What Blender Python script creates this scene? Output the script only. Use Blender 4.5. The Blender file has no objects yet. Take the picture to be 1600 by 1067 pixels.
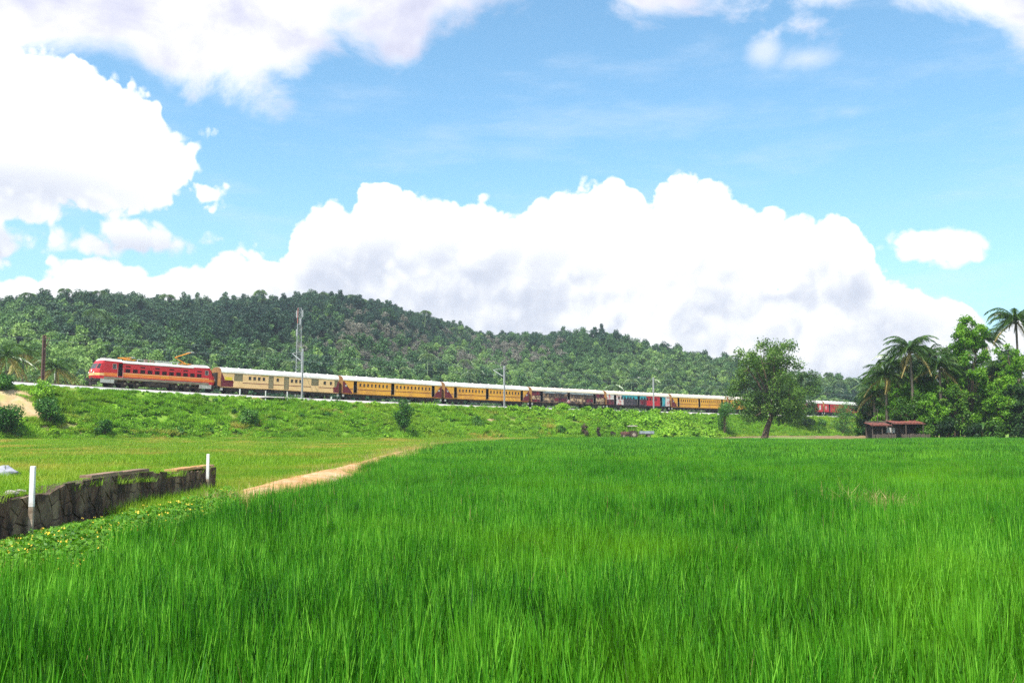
import bpy, bmesh, math, random
import numpy as np
from mathutils import Vector, Matrix, Euler

R = math.radians
sc = bpy.context.scene
C = sc.collection

# ------------------------------------------------------------------ camera
F = 1600.0                      # focal length in pixels of the 1600 px wide photograph
CAMZ = 1.6
PITCH = math.atan((680 - 533.5) / F)
cam_data = bpy.data.cameras.new('camera')
cam_data.sensor_width = 36.0
cam_data.lens = 36.0 * F / 1600.0
cam_data.clip_start = 0.1
cam_data.clip_end = 12000
cam = bpy.data.objects.new('camera', cam_data)
C.objects.link(cam)
cam.location = (0, 0, CAMZ)
cam.rotation_euler = (math.pi / 2 + PITCH, 0, 0)
sc.camera = cam

# ------------------------------------------------------------------ exposure and sampling
sc.view_settings.view_transform = 'Standard'
sc.view_settings.look = 'None'
sc.view_settings.gamma = 1.0
sc.view_settings.use_curve_mapping = False
sc.view_settings.exposure = 0.55
sc.cycles.max_bounces = 5
sc.cycles.diffuse_bounces = 2
sc.cycles.glossy_bounces = 2
sc.cycles.transmission_bounces = 3
sc.cycles.transparent_max_bounces = 4
sc.cycles.caustics_reflective = False
sc.cycles.caustics_refractive = False
sc.cycles.use_denoising = False
sc.cycles.use_adaptive_sampling = True
sc.cycles.adaptive_threshold = 0.02


def ray(px, py):
    u = (px - 800) / F
    v = (533.5 - py) / F
    cp, sp = math.cos(PITCH), math.sin(PITCH)
    return Vector((u, cp - v * sp, sp + v * cp))


def at(px, py, Y):
    d = ray(px, py)
    t = Y / d.y
    return Vector((d.x * t, Y, CAMZ + d.z * t))


def azel(px, py):
    d = ray(px, py).normalized()
    return math.atan2(d.x, d.y), math.asin(d.z)


# ------------------------------------------------------------------ node helper
class NT:
    def __init__(self, tree):
        self.t = tree

    def new(self, typ, **kw):
        n = self.t.nodes.new(typ)
        for k, v in kw.items():
            setattr(n, k, v)
        return n

    def put(self, sock, val):
        if isinstance(val, bpy.types.NodeSocket):
            self.t.links.new(val, sock)
        elif val is not None:
            sock.default_value = val

    def m(self, op, a, b=None, c=None, clamp=False):
        n = self.new('ShaderNodeMath', operation=op, use_clamp=clamp)
        self.put(n.inputs[0], a)
        if b is not None:
            self.put(n.inputs[1], b)
        if c is not None:
            self.put(n.inputs[2], c)
        return n.outputs[0]

    def smooth(self, x, lo, hi, a=0.0, b=1.0):
        n = self.new('ShaderNodeMapRange', interpolation_type='SMOOTHSTEP')
        self.put(n.inputs[0], x)
        for i, v in zip((1, 2, 3, 4), (lo, hi, a, b)):
            self.put(n.inputs[i], v)
        return n.outputs[0]

    def noise(self, vec, scale, detail=4, rough=0.5, lac=2.0, dist=0.0):
        n = self.new('ShaderNodeTexNoise')
        if vec is not None:
            self.put(n.inputs['Vector'], vec)
        n.inputs['Scale'].default_value = scale
        n.inputs['Detail'].default_value = detail
        n.inputs['Roughness'].default_value = rough
        n.inputs['Lacunarity'].default_value = lac
        n.inputs['Distortion'].default_value = dist
        return n

    def mix(self, fac, a, b, blend='MIX'):
        n = self.new('ShaderNodeMix', data_type='RGBA', blend_type=blend)
        self.put(n.inputs[0], fac)
        self.put(n.inputs[6], a)
        self.put(n.inputs[7], b)
        return n.outputs[2]

    def vadd(self, a, b):
        n = self.new('ShaderNodeVectorMath', operation='ADD')
        self.put(n.inputs[0], a)
        self.put(n.inputs[1], b)
        return n.outputs[0]

    def vmul(self, a, b):
        n = self.new('ShaderNodeVectorMath', operation='MULTIPLY')
        self.put(n.inputs[0], a)
        self.put(n.inputs[1], b)
        return n.outputs[0]

    def curve(self, x, pts):
        """x already in 0..1; pts list of (x, y) in 0..1"""
        n = self.new('ShaderNodeFloatCurve')
        cm = n.mapping
        cu = cm.curves[0]
        cm.extend = 'HORIZONTAL'
        while len(cu.points) < len(pts):
            cu.points.new(0.5, 0.5)
        for p, (a, b) in zip(cu.points, pts):
            p.location = (a, b)
            p.handle_type = 'AUTO'
        cm.update()
        self.put(n.inputs[1], x)
        return n.outputs[0]


# ------------------------------------------------------------------ world: Nishita sky with cumulus
SUN_EL, SUN_AZ = R(58), R(208)        # azimuth measured from +Y clockwise: behind the camera, to the left
world = bpy.data.worlds.new('World')
sc.world = world
world.use_nodes = True
wt = world.node_tree
wt.nodes.clear()
N = NT(wt)
sky = N.new('ShaderNodeTexSky', sky_type='NISHITA', sun_disc=False)
sky.sun_elevation = SUN_EL
sky.sun_rotation = SUN_AZ
sky.altitude = 50
sky.air_density = 1.0
sky.dust_density = 1.0
sky.ozone_density = 1.6
tc = N.new('ShaderNodeTexCoord')
D = tc.outputs['Generated']
sep = N.new('ShaderNodeSeparateXYZ')
wt.links.new(D, sep.inputs[0])
az = N.m('ARCTAN2', sep.outputs[0], sep.outputs[1])
el = N.m('ARCSINE', sep.outputs[2])

AZ0, AZR, ELR = -0.60, 1.20, 0.50


def prof(pts):
    out = []
    for px, py in pts:
        a, e = azel(px, py)
        out.append(((a - AZ0) / AZR, e / ELR))
    return out


t_az = N.m('DIVIDE', N.m('SUBTRACT', az, AZ0), AZR)
bankA = N.m('MULTIPLY', N.curve(t_az, prof([(-60, 455), (0, 428), (90, 415), (165, 402), (250, 415), (330, 394), (390, 392), (440, 390), (462, 368), (490, 335),
                                             (545, 305), (600, 288), (665, 312), (720, 305), (790, 312), (850, 310), (905, 282), (960, 300), (1050, 292),
                                             (1120, 300), (1180, 335), (1240, 348), (1300, 335), (1350, 365), (1385, 420), (1440, 438), (1510, 458), (1545, 500), (1600, 470), (1680, 450)])), ELR)
fA = N.m('SUBTRACT', bankA, el)


def blob(px, py, rx, ry, a=az, e=el):
    ca, ce = azel(px, py)
    ra, re = rx / F, ry / F
    da = N.m('DIVIDE', N.m('SUBTRACT', a, ca), ra)
    de = N.m('DIVIDE', N.m('SUBTRACT', e, ce), re)
    d2 = N.m('ADD', N.m('MULTIPLY', da, da), N.m('MULTIPLY', de, de))
    return N.m('MULTIPLY', N.m('SUBTRACT', 1.0, N.m('SQRT', d2)), min(ra, re))


def vmax(*a):
    r = a[0]
    for b in a[1:]:
        r = N.m('MAXIMUM', r, b)
    return r


fB = vmax(blob(40, 205, 190, 116), blob(140, 185, 92, 84), blob(190, 240, 124, 82), blob(95, 262, 190, 62), blob(110, 220, 150, 98), blob(-120, 250, 200, 95))
fS = vmax(blob(222, 378, 108, 30), blob(1475, 388, 78, 32), blob(-40, 380, 70, 40))
n2v = N.noise(N.vmul(D, (1.0, 1.0, 1.5)), 8.0, 7, 0.6, dist=0.35).outputs['Fac']
hole = N.m('ADD', vmax(blob(1165, 446, 60, 7), blob(1215, 452, 30, 10)), N.m('MULTIPLY', N.m('SUBTRACT', n2v, 0.5), 0.045))
fA2 = N.m('SUBTRACT', fA, N.m('MULTIPLY', N.smooth(hole, -0.010, 0.022), 0.10))
topC = N.m('MULTIPLY', N.curve(t_az, prof([(-60, 170), (0, 150), (80, 120), (170, 100), (250, 130), (330, 145), (420, 160), (490, 120), (530, 90), (585, 100),
                                            (635, 120), (668, 60), (720, 25), (790, 8), (860, -15), (930, 15), (1000, 62), (1060, 40), (1140, 10), (1230, 8), (1310, 0),
                                            (1360, -25), (1410, 5), (1480, 22), (1540, 45), (1600, 80), (1680, 100)])), ELR)
fC = N.m('SUBTRACT', el, topC)



def puff(vec, octs):
    tot = None
    for sc_, am in octs:
        n = N.noise(vec, sc_, 0, 0.5).outputs['Fac']
        v = N.m('MULTIPLY', N.m('ABSOLUTE', N.m('SUBTRACT', n, 0.5)), 2.0 * am)
        tot = v if tot is None else N.m('ADD', tot, v)
    return tot


OCT = ((11.0, 1.0), (23.0, 0.62), (48.0, 0.36))
fine = N.noise(D, 60.0, 4, 0.62)
Dw = N.vadd(D, N.vmul(fine.outputs['Color'], (0.006, 0.006, 0.006)))
p0 = puff(Dw, OCT + ((100.0, 0.2),))
p1 = puff(N.vadd(Dw, (-0.006, 0.0, 0.013)), OCT)
bumpy = N.m('ADD', N.m('MULTIPLY', N.m('SUBTRACT', p0, 0.52), 0.040), N.m('MULTIPLY', N.m('SUBTRACT', fine.outputs['Fac'], 0.5), 0.016))

fcum = vmax(fA2, fB, fS)
Fc = N.m('MAXIMUM', N.m('ADD', vmax(fA2, fB), bumpy), N.m('ADD', fS, N.m('MULTIPLY', bumpy, 0.6)))
cum = N.smooth(Fc, -0.0025, 0.005)
soft = N.smooth(N.m('ADD', fC, N.m('MULTIPLY', N.m('SUBTRACT', n2v, 0.5), 0.19)), -0.014, 0.034)
# higher up and all round the sky goes on as broken cloud with blue between
cover = N.smooth(N.noise(D, 2.6, 4, 0.55).outputs['Fac'], 0.47, 0.58)
high = N.smooth(el, 0.42, 0.56)
soft = N.m('MULTIPLY', soft, N.m('SUBTRACT', 1.0, N.m('MULTIPLY', high, N.m('SUBTRACT', 1.0, cover))))
wisp = N.m('MULTIPLY', N.smooth(N.noise(N.vmul(D, (1.0, 1.0, 4.5)), 5.0, 5, 0.62).outputs['Fac'], 0.46, 0.80), 0.34)
small = N.m('MULTIPLY', N.smooth(N.m('ADD', vmax(blob(1195, 80, 22, 18), blob(1262, 92, 24, 9), blob(1330, 175, 34, 10)), N.m('MULTIPLY', N.m('SUBTRACT', n2v, 0.5), 0.035)), -0.006, 0.014), 0.6)

# thick parts that turn away from the light and the flat bases go grey-lavender
relief = N.m('MULTIPLY', N.m('SUBTRACT', p0, p1), 1.6)
patch = N.noise(D, 6.5, 4, 0.55).outputs['Fac']
deep = N.smooth(fcum, 0.015, 0.065)
left_base = N.smooth(blob(30, 300, 200, 50), -0.022, 0.035)
small_base = N.smooth(vmax(blob(215, 392, 125, 28), blob(-40, 390, 80, 45)), -0.015, 0.02)
mid_base = N.smooth(vmax(blob(640, 445, 300, 75), blob(930, 480, 380, 80), blob(1330, 470, 210, 85), blob(300, 470, 130, 22), blob(1250, 560, 420, 60)), -0.02, 0.03)
thick = N.m('MAXIMUM', left_base, N.m('MAXIMUM', small_base, N.m('MULTIPLY', mid_base, deep)))
mott = N.m('SUBTRACT', N.m('MULTIPLY', N.m('SUBTRACT', patch, 0.30), 2.4), N.m('MULTIPLY', relief, 0.7))
grey = N.m('MULTIPLY', N.smooth(N.m('ADD', mott, N.m('MULTIPLY', N.m('SUBTRACT', n2v, 0.5), 1.6)), -0.45, 1.35), N.m('MULTIPLY', thick, 0.80))
grey = N.m('ADD', grey, N.m('MULTIPLY', N.smooth(mott, 0.0, 0.9), N.m('MULTIPLY', N.smooth(fcum, 0.004, 0.04), 0.24)), clamp=True)
grey = N.m('MAXIMUM', grey, N.m('MULTIPLY', N.m('MAXIMUM', left_base, small_base), N.smooth(N.m('SUBTRACT', n2v, N.m('MULTIPLY', relief, 0.25)), 0.30, 0.62, 0.35, 0.95)))
cum_col = N.mix(grey, (0.90, 0.90, 0.90, 1), (0.51, 0.545, 0.63, 1))
grey2 = N.smooth(N.m('ADD', patch, N.m('MULTIPLY', N.m('SUBTRACT', n2v, 0.5), 0.9)), 0.33, 0.72, 0.0, 0.85)
top_col = N.mix(grey2, (0.86, 0.85, 0.89, 1), (0.43, 0.44, 0.585, 1))

BG = 0.15
blue = N.mix(1.0, sky.outputs[0], (0.78 * BG, 1.08 * BG, 1.08 * BG, 1), 'MULTIPLY')
hazeband = N.smooth(el, 0.0, 0.30, 0.28, 0.0)
blue = N.mix(hazeband, blue, (0.50, 0.64, 0.80, 1))
c0 = N.mix(wisp, blue, (0.62, 0.70, 0.80, 1))
c0 = N.mix(small, c0, (0.75, 0.76, 0.82, 1))
c1 = N.mix(N.m('MULTIPLY', soft, 0.97), c0, top_col)
c2 = N.mix(cum, c1, cum_col)
c2 = N.mix(N.smooth(el, -0.02, -0.06), c2, (0.10, 0.13, 0.05, 1))
bg = N.new('ShaderNodeBackground')
wt.links.new(c2, bg.inputs[0])
bg.inputs[1].default_value = 1.0
wo = N.new('ShaderNodeOutputWorld')
wt.links.new(bg.outputs[0], wo.inputs[0])
world.cycles.sampling_method = 'MANUAL'
world.cycles.sample_map_resolution = 512

# ------------------------------------------------------------------ sun
sd = bpy.data.lights.new('sun', 'SUN')
sd.energy = 4.5
sd.angle = R(0.53)
sd.color = (1.0, 0.955, 0.88)
sun = bpy.data.objects.new('sun', sd)
C.objects.link(sun)
sv = Vector((math.sin(SUN_AZ) * math.cos(SUN_EL), math.cos(SUN_AZ) * math.cos(SUN_EL), math.sin(SUN_EL)))
sun.rotation_euler = sv.to_track_quat('Z', 'Y').to_euler()
sun.location = sv * 200

# ------------------------------------------------------------------ object helpers
def link(name, mesh, parent=None, mats=(), coll=None):
    o = bpy.data.objects.new(name, mesh)
    (coll or C).objects.link(o)
    if parent is not None:
        o.parent = parent
    if mesh is not None:
        for m in mats:
            if m.name not in [x.name for x in mesh.materials if x]:
                mesh.materials.append(m)
    return o


def thing(name, label, cat, loc=(0, 0, 0), rotz=0.0, group=None):
    o = bpy.data.objects.new(name, None)
    o.empty_display_size = 0.5
    C.objects.link(o)
    o.location = loc
    o.rotation_euler = (0, 0, rotz)
    return tag(o, label, cat, group)


def tag(o, label=None, cat=None, group=None, kind=None):
    if label:
        o['label'] = label
    if cat:
        o['category'] = cat
    if group:
        o['group'] = group
    if kind:
        o['kind'] = kind
    return o


class MB:
    """collects shapes into one mesh"""
    def __init__(self):
        self.v, self.f, self.mi, self.sm = [], [], [], []

    def poly(self, pts, mi=0):
        b = len(self.v)
        self.v += [tuple(p) for p in pts]
        self.f.append(tuple(range(b, b + len(pts))))
        self.mi.append(mi)
        return self

    def box(self, x0, x1, y0, y1, z0, z1, mi=0, M=None):
        b = len(self.v)
        P = [(x, y, z) for z in (z0, z1) for y in (y0, y1) for x in (x0, x1)]
        if M is not None:
            P = [tuple(M @ Vector(p)) for p in P]
        self.v += P
        for q in ((0, 2, 3, 1), (4, 5, 7, 6), (0, 1, 5, 4), (2, 6, 7, 3), (0, 4, 6, 2), (1, 3, 7, 5)):
            self.f.append(tuple(b + i for i in q))
            self.mi.append(mi)
        return self

    def tube(self, pts, radii, seg=8, mi=0, caps=True):
        pts = [Vector(p) for p in pts]
        if not isinstance(radii, (list, tuple)):
            radii = [radii] * len(pts)
        b = len(self.v)
        n = len(pts)
        prev = None
        for i, p in enumerate(pts):
            d = (pts[min(i + 1, n - 1)] - pts[max(i - 1, 0)])
            if d.length < 1e-9:
                d = Vector((0, 0, 1))
            d.normalize()
            if prev is None:
                a = d.orthogonal().normalized()
            else:
                a = (prev - d * prev.dot(d))
                a = a.normalized() if a.length > 1e-6 else d.orthogonal().normalized()
            prev = a
            c = d.cross(a)
            for k in range(seg):
                t = 2 * math.pi * k / seg
                self.v.append(tuple(p + (a * math.cos(t) + c * math.sin(t)) * radii[i]))
        for i in range(n - 1):
            for k in range(seg):
                k2 = (k + 1) % seg
                self.f.append((b + i * seg + k, b + i * seg + k2, b + (i + 1) * seg + k2, b + (i + 1) * seg + k))
                self.mi.append(mi)
        if caps:
            self.f.append(tuple(b + k for k in reversed(range(seg))))
            self.mi.append(mi)
            self.f.append(tuple(b + (n - 1) * seg + k for k in range(seg)))
            self.mi.append(mi)
        return self

    def extrude(self, prof, x0, x1, mi=0, caps=True):
        """prof: list of (y, z), extruded along x"""
        b = len(self.v)
        n = len(prof)
        for x in (x0, x1):
            self.v += [(x, y, z) for y, z in prof]
        for k in range(n):
            k2 = (k + 1) % n
            self.f.append((b + k, b + k2, b + n + k2, b + n + k))
            self.mi.append(mi)
        if caps:
            self.f.append(tuple(b + k for k in reversed(range(n))))
            self.mi.append(mi)
            self.f.append(tuple(b + n + k for k in range(n)))
            self.mi.append(mi)
        return self

    def mesh(self, name, mats, smooth=False, bevel=0.0):
        me = bpy.data.meshes.new(name)
        me.from_pydata(self.v, [], self.f)
        for m in mats:
            me.materials.append(m)
        me.polygons.foreach_set('material_index', self.mi)
        if smooth:
            me.polygons.foreach_set('use_smooth', [True] * len(me.polygons))
        bm = bmesh.new()
        bm.from_mesh(me)
        bmesh.ops.remove_doubles(bm, verts=bm.verts, dist=1e-5)
        bmesh.ops.recalc_face_normals(bm, faces=bm.faces)
        if bevel:
            bmesh.ops.bevel(bm, geom=list(bm.edges), offset=bevel, segments=1, affect='EDGES')
        bm.to_mesh(me)
        bm.free()
        me.update()
        return me

    def build(self, name, mats, parent=None, smooth=False, bevel=0.0):
        if not isinstance(mats, (list, tuple)):
            mats = [mats]
        return link(name, self.mesh(name, mats, smooth, bevel), parent)


def np_mesh(name, V, Fq, mats, tint=None, mi=None, smooth=False):
    """V (n,3), Fq (m,k) faces of one size; tint per face"""
    me = bpy.data.meshes.new(name)
    V = np.asarray(V, dtype=np.float32)
    Fq = np.asarray(Fq, dtype=np.int32)
    m, k = Fq.shape
    me.vertices.add(len(V))
    me.vertices.foreach_set('co', V.ravel())
    me.loops.add(m * k)
    me.loops.foreach_set('vertex_index', Fq.ravel())
    me.polygons.add(m)
    me.polygons.foreach_set('loop_start', np.arange(0, m * k, k, dtype=np.int32))
    me.polygons.foreach_set('loop_total', np.full(m, k, dtype=np.int32))
    for mm in mats:
        me.materials.append(mm)
    if mi is not None:
        me.polygons.foreach_set('material_index', np.asarray(mi, dtype=np.int32))
    if smooth:
        me.polygons.foreach_set('use_smooth', np.ones(m, dtype=bool))
    if tint is not None:
        a = me.attributes.new('tint', 'FLOAT', 'FACE')
        a.data.foreach_set('value', np.asarray(tint, dtype=np.float32))
    me.update(calc_edges=True)
    me.validate()
    return me


def grid_mesh(name, xs, ys, zf, mats):
    X, Y = np.meshgrid(xs, ys)
    Z = zf(X, Y)
    V = np.stack([X.ravel(), Y.ravel(), Z.ravel()], 1)
    nx, ny = len(xs), len(ys)
    i = np.arange((ny - 1) * (nx - 1))
    r, c = i // (nx - 1), i % (nx - 1)
    a = r * nx + c
    Fq = np.stack([a, a + 1, a + nx + 1, a + nx], 1)
    return np_mesh(name, V, Fq, mats, smooth=True)


def sm(x, a, b):
    t = np.clip((np.asarray(x, dtype=float) - a) / (b - a), 0, 1)
    return t * t * (3 - 2 * t)


def vnoise(x, y, seed=0):
    """cheap smooth pseudo noise in -1..1"""
    r = np.random.RandomState(seed)
    o = np.zeros(np.broadcast(x, y).shape)
    for k in range(6):
        a = r.uniform(0, 2 * math.pi)
        f = r.uniform(0.6, 1.7)
        o = o + np.sin((x * math.cos(a) + y * math.sin(a)) * f + r.uniform(0, 6.3))
    return o / 3.2


# ------------------------------------------------------------------ materials
def base_mat(name):
    m = bpy.data.materials.new(name)
    m.use_nodes = True
    nt = m.node_tree
    nt.nodes.clear()
    n = NT(nt)
    out = n.new('ShaderNodeOutputMaterial')
    p = n.new('ShaderNodeBsdfPrincipled')
    nt.links.new(p.outputs[0], out.inputs[0])
    return m, n, p, out


def col(c):
    return (c[0], c[1], c[2], 1.0)


def pm(name, c1, c2=None, scale=3.0, detail=5, rough=0.6, metal=0.0, bump=0.0, lo=0.35, hi=0.65, stretch=None, spec=0.4, c3=None, scale3=0.6):
    m, n, p, out = base_mat(name)
    p.inputs['Roughness'].default_value = rough
    p.inputs['Metallic'].default_value = metal
    p.inputs['Specular IOR Level'].default_value = spec
    if c2 is None:
        c2 = tuple(x * 0.8 for x in c1)
    tcn = n.new('ShaderNodeTexCoord')
    vec = tcn.outputs['Object']
    if stretch:
        vec = n.vmul(vec, stretch)
    nz = n.noise(vec, scale, detail, 0.6)
    f = n.smooth(nz.outputs['Fac'], lo, hi)
    cc = n.mix(f, col(c1), col(c2))
    if c3 is not None:
        nz3 = n.noise(tcn.outputs['Object'], scale3, 4, 0.6)
        cc = n.mix(n.smooth(nz3.outputs['Fac'], 0.45, 0.65), cc, col(c3))
    nt = m.node_tree
    nt.links.new(cc, p.inputs['Base Color'])
    if bump:
        b = n.new('ShaderNodeBump')
        b.inputs['Strength'].default_value = bump
        b.inputs['Distance'].default_value = 0.05
        nt.links.new(nz.outputs['Fac'], b.inputs['Height'])
        nt.links.new(b.outputs[0], p.inputs['Normal'])
    return m


def leaf_mat(name, dark, mid, light, trans=0.3, pos_scale=0.05, pos_amt=0.5, rough=0.55, orand=0.35, tamt=0.55, toff=0.2, alt=None, alt_scale=0.03, alt_lo=0.5, alt_hi=0.65, spec=0.25):
    m, n, p, out = base_mat(name)
    nt = m.node_tree
    at_ = n.new('ShaderNodeAttribute', attribute_name='tint')
    oi = n.new('ShaderNodeObjectInfo')
    geo = n.new('ShaderNodeNewGeometry')
    nz = n.noise(geo.outputs['Position'], pos_scale, 3, 0.6).outputs['Fac']
    t = n.m('ADD', n.m('MULTIPLY', at_.outputs['Fac'], tamt),
            n.m('ADD', n.m('MULTIPLY', n.m('SUBTRACT', oi.outputs['Random'], 0.5), orand), n.m('MULTIPLY', n.m('SUBTRACT', nz, 0.5), 2.0 * pos_amt)))
    t = n.m('ADD', t, toff)
    r = n.new('ShaderNodeValToRGB')
    e = r.color_ramp.elements
    e[0].position, e[0].color = 0.05, col(dark)
    e[1].position, e[1].color = 0.95, col(light)
    k = e.new(0.5)
    k.color = col(mid)
    nt.links.new(t, r.inputs[0])
    cc = r.outputs[0]
    if alt is not None:
        nz2 = n.noise(geo.outputs['Position'], alt_scale, 4, 0.65).outputs['Fac']
        cc = n.mix(n.smooth(nz2, alt_lo, alt_hi), cc, col(alt))
    nt.links.new(cc, p.inputs['Base Color'])
    p.inputs['Roughness'].default_value = rough
    p.inputs['Specular IOR Level'].default_value = spec
    if trans:
        tr = n.new('ShaderNodeBsdfTranslucent')
        tcol = n.mix(1.0, cc, (1.15, 1.25, 0.6, 1), 'MULTIPLY')
        nt.links.new(tcol, tr.inputs[0])
        ms = n.new('ShaderNodeMixShader')
        ms.inputs[0].default_value = trans
        nt.links.new(p.outputs[0], ms.inputs[1])
        nt.links.new(tr.outputs[0], ms.inputs[2])
        nt.links.new(ms.outputs[0], out.inputs[0])
    return m


M = {}
M['rice'] = leaf_mat('rice_leaf', (0.003, 0.033, 0.002), (0.049, 0.245, 0.007), (0.235, 0.580, 0.046), 0.16, 0.30, 0.36, 0.42, orand=0.08, tamt=0.95, toff=-0.02,
                     alt=(0.20, 0.46, 0.012), alt_scale=0.13, alt_lo=0.48, alt_hi=0.80, spec=0.25)
M['rice_dry'] = leaf_mat('rice_straw', (0.20, 0.16, 0.05), (0.42, 0.34, 0.13), (0.58, 0.50, 0.25), 0.2, 0.3, 0.2)
M['field_grass'] = leaf_mat('field_grass_leaf', (0.090, 0.220, 0.010), (0.200, 0.380, 0.016), (0.350, 0.500, 0.045), 0.3, 0.12, 0.5, 0.5, orand=0.15,
                            alt=(0.54, 0.40, 0.09), alt_scale=0.09, alt_lo=0.45, alt_hi=0.72)
M['bank_leaf'] = leaf_mat('bank_leaf', (0.095, 0.235, 0.013), (0.215, 0.455, 0.020), (0.400, 0.620, 0.060), 0.3, 0.07, 0.55, 0.5,
                          alt=(0.30, 0.44, 0.030), alt_scale=0.055, alt_lo=0.52, alt_hi=0.70)
M['bush_leaf'] = leaf_mat('bush_leaf', (0.018, 0.075, 0.011), (0.058, 0.180, 0.019), (0.180, 0.350, 0.060), 0.25, 0.4, 0.3, 0.4)
M['tree_leaf'] = leaf_mat('tree_leaf', (0.024, 0.066, 0.008), (0.075, 0.165, 0.018), (0.210, 0.340, 0.050), 0.25, 0.35, 0.35, 0.4)
M['bright_leaf'] = leaf_mat('bright_leaf', (0.036, 0.120, 0.009), (0.145, 0.335, 0.016), (0.380, 0.600, 0.065), 0.35, 0.35, 0.35, 0.42)
M['grove_leaf'] = leaf_mat('grove_leaf', (0.020, 0.066, 0.007), (0.072, 0.175, 0.014), (0.200, 0.350, 0.040), 0.28, 0.3, 0.35, 0.42)
M['dark_leaf'] = leaf_mat('dark_leaf', (0.008, 0.028, 0.006), (0.022, 0.062, 0.012), (0.055, 0.120, 0.025), 0.2, 0.3, 0.3, 0.45)
M['palm_leaf'] = leaf_mat('palm_leaf', (0.022, 0.065, 0.013), (0.065, 0.145, 0.026), (0.190, 0.280, 0.075), 0.25, 0.5, 0.3, 0.35, spec=0.5)
M['palm_dry'] = leaf_mat('palm_dry_leaf', (0.22, 0.17, 0.05), (0.42, 0.33, 0.11), (0.60, 0.50, 0.22), 0.2, 0.5, 0.2, 0.5)
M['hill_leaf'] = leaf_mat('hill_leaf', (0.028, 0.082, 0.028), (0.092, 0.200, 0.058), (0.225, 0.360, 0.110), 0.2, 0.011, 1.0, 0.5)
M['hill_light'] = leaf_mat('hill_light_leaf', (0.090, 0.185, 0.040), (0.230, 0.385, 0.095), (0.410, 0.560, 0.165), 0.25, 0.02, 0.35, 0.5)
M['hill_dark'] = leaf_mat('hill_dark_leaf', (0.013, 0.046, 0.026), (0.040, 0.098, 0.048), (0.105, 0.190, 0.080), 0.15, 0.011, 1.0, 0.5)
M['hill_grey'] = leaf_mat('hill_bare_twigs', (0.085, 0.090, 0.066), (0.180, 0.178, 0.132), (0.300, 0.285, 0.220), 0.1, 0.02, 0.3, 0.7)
M['hill_palm'] = leaf_mat('hill_palm_leaf', (0.045, 0.100, 0.034), (0.130, 0.220, 0.072), (0.330, 0.420, 0.180), 0.2, 0.02, 0.3, 0.35, spec=0.5)
M['weed_leaf'] = leaf_mat('weed_leaf', (0.050, 0.160, 0.012), (0.130, 0.320, 0.022), (0.280, 0.480, 0.055), 0.35, 0.8, 0.3, 0.45)
M['flower'] = pm('yellow_petal', (0.75, 0.48, 0.02), (0.80, 0.60, 0.06), 20)
M['bark'] = pm('bark', (0.16, 0.105, 0.065), (0.075, 0.050, 0.034), 2.5, 6, 0.85, bump=0.6, stretch=(2, 2, 0.5))
M['palm_bark'] = pm('palm_bark', (0.20, 0.165, 0.12), (0.10, 0.08, 0.06), 5, 5, 0.85, bump=0.5, stretch=(0.6, 0.6, 3))
M['soil'] = pm('field_soil', (0.075, 0.075, 0.028), (0.040, 0.055, 0.016), 1.3, 6, 0.95, bump=0.4)
M['ground'] = pm('ground_grass', (0.115, 0.205, 0.022), (0.180, 0.240, 0.045), 0.12, 7, 0.95, bump=0.3, c3=(0.26, 0.25, 0.075), scale3=0.05)
M['bank'] = pm('bank_turf', (0.110, 0.250, 0.014), (0.180, 0.320, 0.024), 0.35, 7, 0.95, bump=0.4, c3=(0.26, 0.24, 0.085), scale3=0.09)
M['dirt'] = pm('dry_dirt', (0.60, 0.33, 0.14), (0.42, 0.205, 0.08), 2.2, 7, 0.95, bump=0.5, c3=(0.62, 0.43, 0.26), scale3=0.5)
M['slip'] = pm('slipped_earth', (0.56, 0.42, 0.235), (0.44, 0.30, 0.15), 0.9, 7, 0.95, bump=0.5, c3=(0.38, 0.36, 0.12), scale3=0.35)
M['road'] = pm('brown_dirt', (0.27, 0.165, 0.085), (0.19, 0.135, 0.06), 0.9, 7, 0.95, bump=0.4)
M['hill_ground'] = pm('hill_ground', (0.030, 0.060, 0.022), (0.060, 0.085, 0.036), 0.05, 6, 0.95)
M['ballast'] = pm('ballast_stone', (0.60, 0.58, 0.57), (0.40, 0.385, 0.375), 7.0, 4, 0.9, bump=0.8)
M['rail'] = pm('rail_steel', (0.16, 0.10, 0.07), (0.10, 0.07, 0.05), 3, 3, 0.5, 0.6)
M['sleeper'] = pm('sleeper_concrete', (0.40, 0.385, 0.36), (0.30, 0.29, 0.27), 3, 4, 0.9)
M['red'] = pm('loco_red_paint', (0.56, 0.022, 0.030), (0.48, 0.020, 0.026), 0.9, 5, 0.42, stretch=(0.5, 1, 2))
M['orange'] = pm('loco_orange_band', (0.78, 0.21, 0.035), (0.70, 0.17, 0.03), 1.0, 4, 0.45)
M['cream_band'] = pm('loco_cream_band', (0.80, 0.50, 0.20), (0.74, 0.44, 0.17), 1.2, 4, 0.45)
M['loco_grey'] = pm('loco_sill_grime', (0.27, 0.22, 0.15), (0.17, 0.13, 0.09), 1.4, 5, 0.7)
M['silver'] = pm('silver_grey_paint', (0.46, 0.46, 0.42), (0.32, 0.30, 0.26), 2.0, 5, 0.5)
M['white_roof'] = pm('white_roof_paint', (0.78, 0.76, 0.72), (0.66, 0.62, 0.57), 0.7, 5, 0.6, stretch=(0.4, 1, 1))
M['cream_roof'] = pm('cream_roof_paint', (0.78, 0.70, 0.58), (0.70, 0.60, 0.47), 0.7, 5, 0.6, stretch=(0.4, 1, 1))
M['under'] = pm('underframe_grime', (0.030, 0.025, 0.021), (0.055, 0.044, 0.036), 2.5, 5, 0.8)
M['rust'] = pm('bogie_rust_grime', (0.075, 0.050, 0.036), (0.035, 0.027, 0.022), 2.5, 5, 0.8)
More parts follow.
